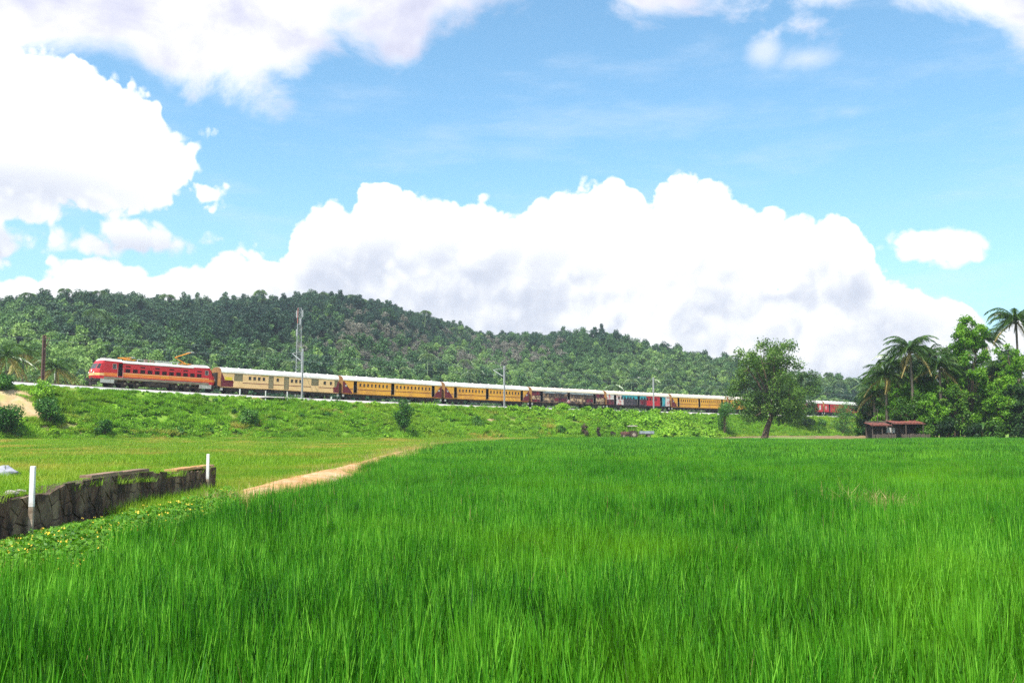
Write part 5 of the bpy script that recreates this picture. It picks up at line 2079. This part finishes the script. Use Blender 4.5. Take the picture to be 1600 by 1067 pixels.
# trolley refuge: small slab with white posts beside the line, below the luggage coach
sA = mast_at(427, 4.6)
zr = float(rail_z(sA))
ref = thing('trolley_refuge', 'dark slab platform on white posts beside the track below the luggage coach', 'platform', tpt(sA, 4.9, zr - 0.75), PHI)
MB().box(-2.0, 2.0, -0.8, 0.9, 0.12, 0.26).build('slab', M['rust'], ref)
for x in (-1.9, 1.9):
    MB().box(x - 0.06, x + 0.06, -0.78, -0.66, -0.9, 1.25).build('post', M['white_paint'], ref)
for px, hh, lb in ((375, 1.35, 'short white post beside the ballast left of the trolley refuge'), (518, 0.9, 'low white post by the ballast near the end of the luggage coach')):
    s_ = mast_at(px, 4.2)
    p = tpt(s_, 4.2, float(rail_z(s_)) - 0.75)
    r_ = thing('track_marker', lb, 'post', p, PHI, 'white marker posts along the track')
    MB().box(-0.09, 0.09, -0.07, 0.07, -0.3, hh).build('post', M['white_paint'], r_, bevel=0.015)
    MB().box(-0.095, 0.095, -0.075, 0.075, 0.0, 0.35).build('painted_foot', M['under'], r_)

# ------------------------------------------------------------------ lattice telecom tower
base = at(466, 600, 262)
H = at(466, 481, 262).z - 6.0
tw = thing('telecom_tower', 'tall slim lattice telecom tower behind the cream luggage coach', 'tower', (base.x, 262, 6.0), 0.3)
w0, w1 = 0.80, 0.42


def tw_w(z):
    return w0 + (w1 - w0) * z / H


for sx in (-1, 1):
    for sy in (-1, 1):
        nseg = 7
        for q in range(nseg):
            za, zb_ = H * q / nseg, H * (q + 1) / nseg
            MB().tube([(sx * tw_w(za), sy * tw_w(za), za), (sx * tw_w(zb_), sy * tw_w(zb_), zb_)], 0.042, 6).build('leg', M['tower_red'] if q == nseg - 1 and sx < 0 else M['tower_white'], tw)
mb = MB()
nz = 26
for q in range(nz):
    za, zb_ = H * q / nz, H * (q + 1) / nz
    a_, b_ = tw_w(za), tw_w(zb_)
    for (p0, p1) in (((-1, -1), (1, -1)), ((1, -1), (1, 1)), ((1, 1), (-1, 1)), ((-1, 1), (-1, -1))):
        if q % 2:
            p0, p1 = p1, p0
        mb.tube([(p0[0] * a_, p0[1] * a_, za), (p1[0] * b_, p1[1] * b_, zb_)], 0.024, 4, caps=False)
        mb.tube([(p0[0] * b_, p0[1] * b_, zb_), (p1[0] * b_, p1[1] * b_, zb_)], 0.02, 4, caps=False)
mb.build('bracing', M['galv'], tw)
for q, (dx, dy, z) in enumerate(((0.75, -0.2, H - 1.5), (-0.75, -0.2, H - 1.7), (0.1, -0.75, H - 3.6), (-0.7, -0.4, H - 6.5))):
    MB().box(dx - 0.15, dx + 0.15, dy - 0.08, dy + 0.08, z - 0.9, z + 0.9).build('antenna_panel', M['tower_white'], tw)

# ------------------------------------------------------------------ houses on the lower hillside
M['plaster'] = pm('hill_house_plaster', (0.58, 0.55, 0.50), (0.44, 0.40, 0.35), 1.0, 5, 0.9)
M['brick'] = pm('laterite_wall', (0.33, 0.16, 0.10), (0.24, 0.12, 0.08), 1.2, 5, 0.9)
M['tile'] = pm('clay_roof', (0.36, 0.20, 0.13), (0.26, 0.15, 0.10), 1.4, 5, 0.85)
M['sheet'] = pm('pale_roof_sheet', (0.60, 0.58, 0.54), (0.48, 0.46, 0.42), 1.0, 5, 0.7)
for px, py, Y, W_, D_, Hh, wm, rm, lb in ((985, 600, 345, 3.6, 4.0, 2.3, 'brick', 'tile', 'small reddish hill house above the turquoise advert coach'),
                                          (1006, 594, 375, 5.2, 5.0, 2.0, 'plaster', 'sheet', 'pale roofed hill house half hidden in trees above the advert coach')):
    p = at(px, py, Y)
    x_ = p.x
    Yt = np.arange(330, 600, 1.0)
    e_ = np.abs(680 - F * (hill_z((px - 800) / F * Yt, Yt) + 2.6 - CAMZ) / Yt - py)
    Y = float(Yt[int(np.argmin(e_))])
    p = Vector(((px - 800) / F * Y, Y, float(hill_z((px - 800) / F * Y, Y)) + 0.6))
    h_ = thing('hill_house', lb, 'house', (p.x, Y, p.z), 0.25, 'houses on the hillside')
    mb = MB()
    mb.box(-W_ / 2, W_ / 2, -D_ / 2, D_ / 2, -4.0, Hh)
    mb.build('wall', M[wm], h_)
    mb = MB()
    e = 0.6
    rz_ = 1.3
    for sgn in (-1, 1):
        mb.poly([(-W_ / 2 - e, sgn * (D_ / 2 + e), Hh - 0.15), (W_ / 2 + e, sgn * (D_ / 2 + e), Hh - 0.15), (W_ / 2 + e, 0, Hh + rz_), (-W_ / 2 - e, 0, Hh + rz_)])
        mb.poly([(-W_ / 2 - e, sgn * (D_ / 2 + e), Hh - 0.27), (W_ / 2 + e, sgn * (D_ / 2 + e), Hh - 0.27), (W_ / 2 + e, 0, Hh + rz_ - 0.12), (-W_ / 2 - e, 0, Hh + rz_ - 0.12)])
    mb.build('roof', M[rm], h_)
    for x in (-W_ * 0.28, W_ * 0.28):
        w_ = MB().box(x - 0.45, x + 0.45, -D_ / 2 - 0.05, -D_ / 2 - 0.003, 1.0, 2.1).build('window', M['dark'], h_)
    MB().box(-0.45, 0.45, -D_ / 2 - 0.06, -D_ / 2 - 0.003, 0.0, 2.0).build('door', M['rust'], h_)

# ------------------------------------------------------------------ tractor and trailer on the dirt track
M['tractor_body'] = pm('faded_tractor_paint', (0.20, 0.075, 0.055), (0.11, 0.06, 0.045), 3, 5, 0.6)
M['mud_tyre'] = pm('muddy_tyre', (0.105, 0.072, 0.050), (0.050, 0.038, 0.030), 5, 5, 0.9, bump=0.5)
M['canopy'] = pm('tractor_canopy', (0.52, 0.44, 0.41), (0.42, 0.35, 0.32), 2, 4, 0.6)
M['trailer_grey'] = pm('trailer_greyblue', (0.36, 0.40, 0.44), (0.24, 0.26, 0.29), 2, 5, 0.6)
tp = at(985, 687.3, 196)
tz = gz(tp.x, 196) + 0.10
tr_ = thing('tractor', 'old muddy tractor with a flat canopy parked at the bank foot', 'tractor', (tp.x, 196, tz), R(4))


def tyre(parent, x, y, r, w, name='wheel'):
    mb = MB()
    mb.tube([(x, y - w / 2, r), (x, y - w * 0.35, r), (x, y + w * 0.35, r), (x, y + w / 2, r)], [r * 0.86, r, r, r * 0.86], 22)
    n = 16
    for k in range(n):
        a = 6.2832 * k / n
        Mx = Matrix.Translation((x, y, r)) @ Matrix.Rotation(a, 4, 'Y')
        mb.box(-0.05, 0.05, -w * 0.48, w * 0.48, r * 0.97, r * 1.05, 0, Mx)
    wh = mb.build(name, M['mud_tyre'], parent)
    MB().tube([(x, y - w / 2 - 0.02, r), (x, y - w / 2 + 0.06, r)], [r * 0.45, r * 0.5], 16).build('rim', M['post_stain'], wh)
    return wh


# tractor faces left
mb = MB()
mb.box(-1.75, -0.25, -0.30, 0.30, 0.75, 1.30)
mb.box(-1.85, -1.75, -0.26, 0.26, 0.70, 1.22)
mb.build('bonnet', M['tractor_body'], tr_, bevel=0.05)
MB().box(-1.6, 0.9, -0.22, 0.22, 0.45, 0.74).build('chassis', M['under'], tr_)
tyre(tr_, 0.55, -0.72, 0.72, 0.40)
tyre(tr_, 0.55, 0.72, 0.72, 0.40)
tyre(tr_, -1.35, -0.62, 0.40, 0.24)
tyre(tr_, -1.35, 0.62, 0.40, 0.24)
for sy in (-1, 1):
    mb = MB()
    pts = []
    for k in range(8):
        a = math.pi * (0.02 + 0.9 * k / 7)
        pts.append((0.55 + 0.86 * math.cos(a), 0.72 + 0.86 * math.sin(a)))
    for (xa, za), (xb, zb_) in zip(pts[:-1], pts[1:]):
        mb.poly([(xa, sy * 0.5, za), (xb, sy * 0.5, zb_), (xb, sy * 0.96, zb_), (xa, sy * 0.96, za)])
    mb.build('mudguard', M['tractor_body'], tr_)
mb = MB()
mb.box(0.35, 0.85, -0.25, 0.25, 1.02, 1.14)
mb.box(0.78, 0.88, -0.25, 0.25, 1.14, 1.50)
mb.build('seat', M['under'], tr_)
mb = MB()
mb.tube([(-0.2, 0, 1.25), (0.12, 0, 1.52)], 0.03, 6)
mb.tube([(0.06, -0.2, 1.50), (0.16, 0, 1.56), (0.06, 0.2, 1.50)], 0.025, 6)
mb.build('steering_wheel', M['under'], tr_)
for x in (-0.25, 0.95):
    for y_ in (-0.55, 0.55):
        MB().tube([(x, y_, 0.9), (x, y_, 2.28)], 0.035, 6).build('canopy_post', M['under'], tr_)
mb = MB()
mb.box(-0.55, 1.30, -0.80, 0.80, 2.28, 2.36)
mb.box(-0.35, 1.10, -0.62, 0.62, 2.36, 2.46)
mb.build('canopy', M['canopy'], tr_, bevel=0.03)
MB().tube([(-1.0, -0.22, 1.25), (-1.0, -0.22, 2.0)], 0.045, 8).build('exhaust_pipe', M['under'], tr_)
tl = thing('farm_trailer', 'grey blue farm trailer hitched behind the tractor', 'trailer', (tp.x + 3.05, 196.2, tz), R(4))
MB().box(-1.25, 1.35, -0.8, 0.8, 0.78, 0.90).build('bed', M['rust'], tl)
for a_ in ((-1.25, 1.35, -0.83, -0.78), (-1.25, 1.35, 0.78, 0.83)):
    MB().box(a_[0], a_[1], a_[2], a_[3], 0.90, 1.42).build('side_board', M['trailer_grey'], tl)
for x in (-1.28, 1.35):
    MB().box(x - 0.0, x + 0.04, -0.78, 0.78, 0.90, 1.42).build('end_board', M['trailer_grey'], tl)
tyre(tl, 0.35, -0.78, 0.38, 0.22)
tyre(tl, 0.35, 0.78, 0.38, 0.22)
MB().box(-2.1, -1.2, -0.05, 0.05, 0.55, 0.66).build('drawbar', M['under'], tl)

# ------------------------------------------------------------------ the hut with its fence
M['hut_tile'] = pm('red_hut_roof', (0.26, 0.075, 0.05), (0.12, 0.05, 0.04), 1.6, 5, 0.7)
M['hut_wood'] = pm('weathered_wood', (0.13, 0.10, 0.075), (0.075, 0.058, 0.045), 2.0, 5, 0.9, stretch=(2, 2, 0.4))
hp = on_ground(1402, 141.5)
hut = thing('farm_hut', 'open wooden hut with red roofs at the grove edge', 'hut', hp, R(-3))


def lean_roof(name, x0, x1, y0, y1, zf, zb_, mat, parent):
    mb = MB()
    n = max(3, int((x1 - x0) / 0.42))
    for k in range(n):
        a_ = x0 + (x1 - x0) * k / n
        b_ = x0 + (x1 - x0) * (k + 1) / n
        m_ = (a_ + b_) / 2
        for xa, xb, da, db in ((a_, m_, 0, 0.045), (m_, b_, 0.045, 0)):
            mb.poly([(xa, y0, zf + da), (xb, y0, zf + db), (xb, y1, zb_ + db), (xa, y1, zb_ + da)])
    mb.box(x0, x1, y0 - 0.02, y0 + 0.03, zf - 0.12, zf - 0.005)
    return mb.build(name, M[mat], parent)


lean_roof('roof', -4.2, -1.35, -1.5, 1.8, 2.30, 2.62, 'hut_tile', hut)
lean_roof('roof', -1.15, 3.2, -1.3, 2.2, 2.52, 2.95, 'hut_tile', hut)
for x in (-3.9, -2.6, -1.3, 0.6, 2.9):
    MB().tube([(x, -1.2, -0.1), (x, -1.2, 2.5 if x < -1.2 else 2.62)], 0.07, 8).build('post', M['hut_wood'], hut)
for x in (-3.9, -1.3, 2.9):
    MB().tube([(x, 1.6, -0.1), (x, 1.6, 2.95)], 0.07, 8).build('post', M['hut_wood'], hut)
MB().box(-4.0, 3.0, 1.62, 1.75, -0.1, 2.85).build('back_wall', M['hut_wood'], hut)
MB().box(-1.55, -0.45, 0.2, 0.3, 1.25, 1.95).build('hanging_sheet', M['sheet'], hut)
MB().box(0.9, 2.4, 0.0, 1.4, 0.0, 1.0).build('work_bench', M['hut_wood'], hut)
fence = thing('board_fence', 'low weathered plank fence in front of the hut', 'fence', hp + Vector((0, -1.75, 0)), R(-3))
r = np.random.RandomState(3)
x = -4.1
pb = MB().box(-0.085, 0.085, -0.014, 0.014, 0, 1).mesh('plank', [M['hut_wood']])
while x < 3.6:
    if not (-1.05 < x < -0.35):
        f_ = link('plank', pb, fence)
        f_.location = (x, r.uniform(-.02, .02), -0.05)
        f_.scale = (r.uniform(0.85, 1.15), 1, r.uniform(1.02, 1.22))
        f_.rotation_euler = (0, r.normal(0, 0.02), 0)
    x += 0.215
for z in (0.3, 0.9):
    for xa, xb in ((-4.2, -1.05), (-0.35, 3.6)):
        MB().box(xa, xb, 0.04, 0.08, z, z + 0.08).build('rail', M['hut_wood'], fence)
up_ = thing('pole', 'thin bare pole standing at the left end of the hut', 'pole', on_ground(1369, 142.5), 0)
MB().tube([(0, 0, -0.2), (0.03, 0, 2.5), (0.08, 0.02, 4.6)], [0.06, 0.05, 0.035], 8).build('shaft', M['hut_wood'], up_)
# low earth bank between the dirt track and the hut
mb_o = None
V, Fq = [], []
r = np.random.RandomState(8)
A_, B_ = on_ground(1268, 183), on_ground(1362, 147)
for k in range(25):
    p = A_.lerp(B_, k / 24)
    d = (B_ - A_).normalized()
    nn = Vector((d.y, -d.x, 0))
    hgt = 0.85 * math.sin(math.pi * min(1, (k + 1.5) / 12)) if k < 6 else 0.85
    hgt *= 0.8 + 0.2 * math.sin(k * 1.3)
    for q, hz in ((-2.6, -0.2), (-1.2, 0.75), (0, 1.0), (1.4, 0.7), (2.8, -0.2)):
        V.append((p.x + nn.x * q, p.y + nn.y * q, gz(p.x, p.y) + hgt * hz + r.uniform(-.06, .06)))
for k in range(24):
    for q in range(4):
        a_ = k * 5 + q
        Fq.append((a_, a_ + 1, a_ + 6, a_ + 5))
tag(link('earth_bank', np_mesh('earth_bank', np.array(V), Fq, [M['road']], smooth=True)), kind='structure')

# ------------------------------------------------------------------ stone wall on the left, its terrace and posts
M['mortar'] = pm('old_mortar', (0.105, 0.068, 0.046), (0.050, 0.034, 0.025), 5, 6, 0.95, bump=0.5)
M['stone'] = pm('mossy_dark_stone', (0.135, 0.076, 0.046), (0.036, 0.024, 0.018), 4.5, 8, 0.95, bump=1.0, c3=(0.26, 0.19, 0.115), scale3=1.3, stretch=(1.5, 1.5, 0.6), lo=0.40, hi=0.60)
_n = NT(M['stone'].node_tree)      # stone_tint: each stone a little lighter or darker
_p = [x for x in M['stone'].node_tree.nodes if x.type == 'BSDF_PRINCIPLED'][0]
_src = _p.inputs['Base Color'].links[0].from_socket
_oi = _n.new('ShaderNodeObjectInfo')
_v = _n.m('ADD', 0.75, _n.m('MULTIPLY', _oi.outputs['Random'], 0.4))
_cc = _n.new('ShaderNodeCombineColor')
for _k in range(3):
    M['stone'].node_tree.links.new(_v, _cc.inputs[_k])
M['stone'].node_tree.links.new(_n.mix(1.0, _src, _cc.outputs[0], 'MULTIPLY'), _p.inputs['Base Color'])
wall_len = (WALL_B - WALL_A).length
wdir = (WALL_B - WALL_A).normalized()
wang = math.atan2(wdir.y, wdir.x)


def wall_top(t):
    """height of the wall by metres from its near end"""
    return float(np.interp(t, [0, 6.6, 8.4, 8.6, 10.2, 10.4, 13, 15.6, 17.2, 17.4, 21.3], [0.72, 0.70, 0.72, 0.66, 0.68, 0.78, 0.82, 0.82, 0.74, 0.72, 0.74]))


wall = thing('stone_wall', 'low dark rubble stone wall with moss stains at the left', 'wall', WALL_A, wang)   # local x along the wall, -y faces the rice
mb = MB()
nst = 60
for k in range(nst):
    xa, xb = wall_len * k / nst, wall_len * (k + 1) / nst
    za, zb_ = wall_top(xa) - 0.04, wall_top(xb) - 0.04
    P8 = [(xa, 0, -0.2), (xb, 0, -0.2), (xb, 0, zb_), (xa, 0, za), (xa, 0.42, -0.2), (xb, 0.42, -0.2), (xb, 0.42, zb_), (xa, 0.42, za)]
    mb.poly([P8[0], P8[1], P8[2], P8[3]])
    mb.poly([P8[3], P8[2], P8[6], P8[7]])
    mb.poly([P8[4], P8[5], P8[6], P8[7]])
mb.poly([(wall_len, 0, -0.2), (wall_len, 0.42, -0.2), (wall_len, 0.42, wall_top(wall_len) - 0.04), (wall_len, 0, wall_top(wall_len) - 0.04)])
mb.build('mortar_core', M['mortar'], wall)
rs = random.Random(4)
jit = {}


def jv(i_, j_, hexw, hexh):
    key = (round(i_, 3), round(j_, 3))
    if key not in jit:
        jit[key] = (rs.uniform(-0.09, 0.09), rs.uniform(-0.07, 0.07))
    return jit[key]


hw, hh = 0.46, 0.34
ncol = int(wall_len / hw) + 1
for row in range(-1, 4):
    for c_ in range(ncol):
        cx = (c_ + (0.5 if row % 2 else 0)) * hw
        cz = 0.05 + row * hh * 0.80
        if cx < 4.0:
            continue
        raw = [(cx - hw / 2, cz - hh * 0.27), (cx, cz - hh * 0.53), (cx + hw / 2, cz - hh * 0.27), (cx + hw / 2, cz + hh * 0.27), (cx, cz + hh * 0.53), (cx - hw / 2, cz + hh * 0.27)]
        pts = []
        for (a_, b_) in raw:
            ja, jb = jv(a_, b_, hw, hh)
            x_, z_ = a_ + ja, b_ + jb
            x_ = min(max(x_, 0), wall_len - 0.02)
            z_ = min(max(z_, -0.1), wall_top(x_))
            pts.append(Vector((x_, 0, z_)))
        cen = sum(pts, Vector()) / 6
        area = 0
        for q in range(6):
            p, n_ = pts[q], pts[(q + 1) % 6]
            area += p.x * n_.z - n_.x * p.z
        if abs(area) / 2 < 0.018:
            continue
        depth = rs.uniform(0.006, 0.018)
        tl_ = rs.uniform(-0.004, 0.004)
        outer = [cen + (p - cen) * 0.975 for p in pts]
        inner = [cen + (p - cen) * 0.90 + Vector((0, -depth + tl_ * math.sin(q * 1.9), 0)) for q, p in enumerate(pts)]
        m_ = MB()
        m_.poly(inner)
        for q in range(6):
            q2 = (q + 1) % 6
            m_.poly([outer[q] + Vector((0, 0.01, 0)), outer[q2] + Vector((0, 0.01, 0)), inner[q2], inner[q]])
        me = m_.mesh('stone', [M['stone']])
        link('stone', me, wall)

# terrace behind the wall
def terr_z(X, Y):
    z = 0.66 + 0.05 * vnoise(X * 1.3, Y * 1.1, 71) + 0.02 * (wall_x(Y) - X) * sm(wall_x(Y) - X, 0, 2)
    return z * (1 - sm(Y, 27.0, 29.5)) + 0.02 * sm(Y, 27, 29.5) - 0.03


Ygr = np.linspace(4, 29.8, 60)
V, Fq = [], []
for yv in Ygr:
    for k in range(16):
        xv = float(wall_x(min(yv, 28.2))) - 0.30 - 18 * (k / 15) ** 1.5
        V.append((xv, yv, float(terr_z(xv, yv))))
for r_ in range(59):
    for k in range(15):
        a_ = r_ * 16 + k
        Fq.append((a_, a_ + 16, a_ + 17, a_ + 1))
tag(link('terrace', np_mesh('terrace', np.array(V), Fq, [M['ground']], smooth=True)), kind='structure')
rng = np.random.RandomState(15)
tg = [blade_patch(rng, 0.55, 240, 0.17, 0.010, 2, M['field_grass'], 0.7, 0.9, 0.5) for _ in range(4)]
tcoll = protos('terrace_tuft', tg)
X, Y = jgrid(rng, -24, -7.2, 9, 29, 0.40)
k = (X < wall_x(np.minimum(Y, 28.2)) - 0.12) & (np.abs(X) < 0.56 * Y + 3) & (rng.uniform(0, 1, X.size) < 0.88)
X, Y = X[k], Y[k]
o = scatter('terrace_grass', np.stack([X, Y, terr_z(X, Y)], 1), rz_only(rng, len(X), 0.06), uni_scale(rng, len(X), 0.8, 1.2, 0.5, 1.25), rng.randint(4, size=len(X)), tcoll)
tag(o, 'short grass growing on the terrace behind the stone wall', 'grass')

# two white posts standing against the wall
for px, yb_, lb, hh_ in ((57, 16.3, 'nearer white concrete post leaning on the stone wall', 0.94), (328, 27.3, 'farther white concrete post at the end of the stone wall', 0.97)):
    x_ = (px - 800) / F * yb_
    xw = float(wall_x(yb_)) + 0.13
    yb2 = yb_ * (xw / x_)
    zt_ = at(px, 728 if px < 100 else 709, yb2).z
    zb_ = at(px, 813 if px < 100 else 762, yb2).z
    p_ = thing('white_post', lb, 'post', (xw, yb2, zb_ - 0.25), 0.15, 'white posts along the stone wall')
    L_ = zt_ - zb_ + 0.25
    MB().box(-0.037, 0.037, -0.037, 0.037, L_ * 0.42, L_).build('painted_top', M['white_paint'], p_, bevel=0.008)
    MB().box(-0.036, 0.036, -0.036, 0.036, 0, L_ * 0.42 - 0.001).build('stained_base', M['post_stain'], p_, bevel=0.006)

# timber and slab pieces lying on the wall
M['old_plank'] = pm('grey_brown_plank', (0.33, 0.22, 0.145), (0.22, 0.14, 0.09), 3, 6, 0.85, bump=0.4, stretch=(0.4, 3, 3))


def plank(label, ta, tb, width, thick, mat, dy, name='plank', cat='plank', slope=0.0):
    m_ = (ta + tb) / 2
    p = WALL_A + wdir * m_
    zt_ = max(wall_top(ta), wall_top(tb), wall_top(m_)) + 0.004
    ob = MB()
    L_ = tb - ta
    n = 6
    for k in range(n):
        ob.box(-L_ / 2 + L_ * k / n, -L_ / 2 + L_ * (k + 1) / n, -width / 2 - 0.01 * (k % 2), width / 2, 0, thick + 0.006 * (k % 3))
    o__ = ob.build(name, M[mat])
    o__.location = (p.x, p.y, zt_)
    o__.rotation_euler = (0, -slope, wang)
    o__.location += Vector((-math.sin(wang), math.cos(wang), 0)) * dy
    return tag(o__, label, cat, 'boards lying on the stone wall')


plank('weathered plank lying on the middle of the stone wall', 11.9, 15.3, 0.22, 0.05, 'old_plank', 0.12)
plank('long pale board lying across the far end of the stone wall', 17.6, 21.2, 0.30, 0.05, 'dirt', 0.20)
# bundle of cloth and pale stones on the terrace
M['cloth'] = pm('pale_cloth', (0.40, 0.40, 0.45), (0.24, 0.25, 0.31), 6, 4, 0.9)
r = np.random.RandomState(2)
p = at(8, 747, 21.5)
V, Fq = [], []
nu, nv = 20, 10
for i_ in range(nv + 1):
    for j_ in range(nu):
        th, ph = math.pi / 2 * i_ / nv, 6.2832 * j_ / nu
        rr = 1 + 0.34 * math.sin(3 * ph + 3 * th) + 0.22 * math.sin(7 * ph + 5 * th) + 0.14 * math.sin(11 * ph + 7 * th)
        V.append((0.22 * rr * math.sin(math.pi / 2 - th * 0.98) * math.cos(ph), 0.15 * rr * math.cos(th * 0.98) * math.sin(ph), 0.17 * math.sin(th) * (1 + 0.3 * math.sin(2 * ph))))
for i_ in range(nv):
    for j_ in range(nu):
        a_ = i_ * nu + j_
        b_ = i_ * nu + (j_ + 1) % nu
        Fq.append((a_, b_, b_ + nu, a_ + nu))
o = link('cloth_bundle', np_mesh('cloth_bundle', np.array(V), Fq, [M['cloth']], smooth=True))
o.location = (p.x, p.y, float(terr_z(p.x, p.y)) + 0.06)
tag(o, 'crumpled pale grey cloth bundle lying on the terrace at the left edge', 'cloth')
M['pale_stone'] = pm('pale_field_stone', (0.40, 0.36, 0.31), (0.26, 0.23, 0.19), 6, 5, 0.9, bump=0.4)
for k, (px, py, Y_, sz, lb) in enumerate(((38, 764, 17.4, 0.07, 'pale stone on the wall top beside the nearer white post'), (24, 774, 16.2, 0.085, 'larger pale stone on the wall top near the left edge'))):
    bm = bmesh.new()
    bmesh.ops.create_icosphere(bm, subdivisions=2, radius=1)
    rr = random.Random(k + 9)
    for v in bm.verts:
        v.co *= rr.uniform(0.82, 1.1)
        v.co.x *= sz * 1.4
        v.co.y *= sz
        v.co.z *= sz * 0.6
    me = bpy.data.meshes.new('pale_stone')
    bm.to_mesh(me)
    bm.free()
    me.materials.append(M['pale_stone'])
    o = link('pale_stone', me)
    x_ = float(wall_x(Y_)) - 0.28
    Yp = x_ / ((px - 800) / F)
    o.location = (x_, Yp, wall_top((Yp - WALL_A.y)) + 0.03)
    tag(o, lb, 'stone', 'pale stones on the wall')

# flowering weeds along the foot of the wall
rng = np.random.RandomState(44)


def weed_mesh(rng):
    parts = []
    bl = []
    for k in range(7):
        a = rng.uniform(0, 6.28)
        rr = rng.uniform(0, 0.22)
        bl.append((rr * math.cos(a), rr * math.sin(a), rng.uniform(0.10, 0.34), 0.11, 0.11, 0.08))
    V, Fq, T = leaf_cloud(rng, bl, 150, 0.036, 0.3, 0.9, 0.5)
    V[:, 2] = np.maximum(V[:, 2], 0)
    bf = [(b[0], b[1], b[2] + 0.07, 0.09, 0.09, 0.03) for b in bl]
    V2, F2, T2 = leaf_cloud(rng, bf, 6, 0.014, 0.3, 1.5, 0.9)
    mi = np.concatenate([np.zeros(len(Fq)), np.ones(len(F2))])
    V_, F_, T_ = join_arrays([(V, Fq, T), (V2, F2, T2)])
    return np_mesh('weed', V_, F_, [M['weed_leaf'], M['flower']], T_, mi)


wcoll = protos('weed_clump', [weed_mesh(rng) for _ in range(6)])
n = 2600
t_ = rng.uniform(0.5, 21.5, n)
lat = rng.uniform(0, 1, n)
Y = WALL_A.y + t_ * 0.998
X = wall_x(np.minimum(Y, 28.4)) + 0.10 + lat ** 1.2 * (2.7 + 0.25 * vnoise(Y, Y * 0, 81))
keep = rng.uniform(0, 1, n) < 0.98 - 0.25 * lat
s1 = rng.uniform(0.6, 1.1, n) * (0.32 + 0.6 * sm(lat, 0.05, 0.6))
keep &= (Y < 15) | (X < -0.272 * Y)
P = np.stack([X, Y, np.full(n, 0.02) + 0.10 * sm(Y, 22, 28)], 1)
o = scatter('flowering_weeds', P[keep], rz_only(rng, n, 0.1)[keep], np.stack([s1, s1, s1], 1)[keep], rng.randint(6, size=n)[keep], wcoll)
tag(o, 'low yellow flowering weeds along the foot of the stone wall', 'weeds')

# yellowed broken stalks in the hollow of the crop
rng = np.random.RandomState(46)
sp = [blade_patch(rng, 0.8, 150, 0.50, 0.014, 3, M['rice_dry'], 0.7, 0.7, 0.6), blade_patch(rng, 0.8, 120, 0.42, 0.012, 3, M['field_grass'], 0.7, 0.8, 0.5)]
n = 34
P = np.stack([6.45 + rng.normal(0, 0.38, n), 18.0 + rng.normal(0, 0.9, n), np.full(n, 0.03)], 1)
o = scatter('dry_stalks', P, rz_only(rng, n, 0.25), uni_scale(rng, n, 0.7, 1.1), rng.randint(2, size=n), protos('straw_tuft', sp))
tag(o, 'patch of dry yellow broken stalks in the rice at the right', 'straw')

# grass fringe and stray weeds breaking the edges of the field path
rng = np.random.RandomState(48)
fp = [blade_patch(rng, 0.5, 120, 0.26, 0.012, 2, M['field_grass'], 0.6, 0.8, 0.5), blade_patch(rng, 0.5, 90, 0.30, 0.012, 2, M['rice_dry'], 0.8, 0.8, 0.5)]
n = 1000
t_ = rng.uniform(0, 1, n) ** 1.3
Y = ppy[1] + t_ * (ppy[-1] - ppy[1])
side = np.where(rng.uniform(0, 1, n) < 0.5, -1, 1)
X = path_x(Y) + side * rng.uniform(0.0, 1.0, n)
o = scatter('path_fringe', np.stack([X, Y, ground_z(X, Y) + 0.06], 1), rz_only(rng, n, 0.1), uni_scale(rng, n, 0.7, 1.2) * (1 + t_[:, None] * 1.2), (rng.uniform(0, 1, n) < 0.35).astype(int), protos('fringe_tuft', fp))
tag(o, 'dry and green grass fringe along the bare field path', 'grass')

# ------------------------------------------------------------------ the air between here and the hills
hm = bpy.data.materials.new('haze_air')
hm.use_nodes = True
hm.node_tree.nodes.clear()
hn = NT(hm.node_tree)
ho = hn.new('ShaderNodeOutputMaterial')
hv = hn.new('ShaderNodeVolumePrincipled')
hv.inputs['Color'].default_value = (0.80, 0.88, 1.0, 1)
hv.inputs['Density'].default_value = 0.00024
hv.inputs['Anisotropy'].default_value = 0.3
hm.node_tree.links.new(hv.outputs[0], ho.inputs['Volume'])
haze = MB().box(-2700, 2700, -140, 5100, -2, 125).build('haze', hm)
tag(haze, kind='stuff')
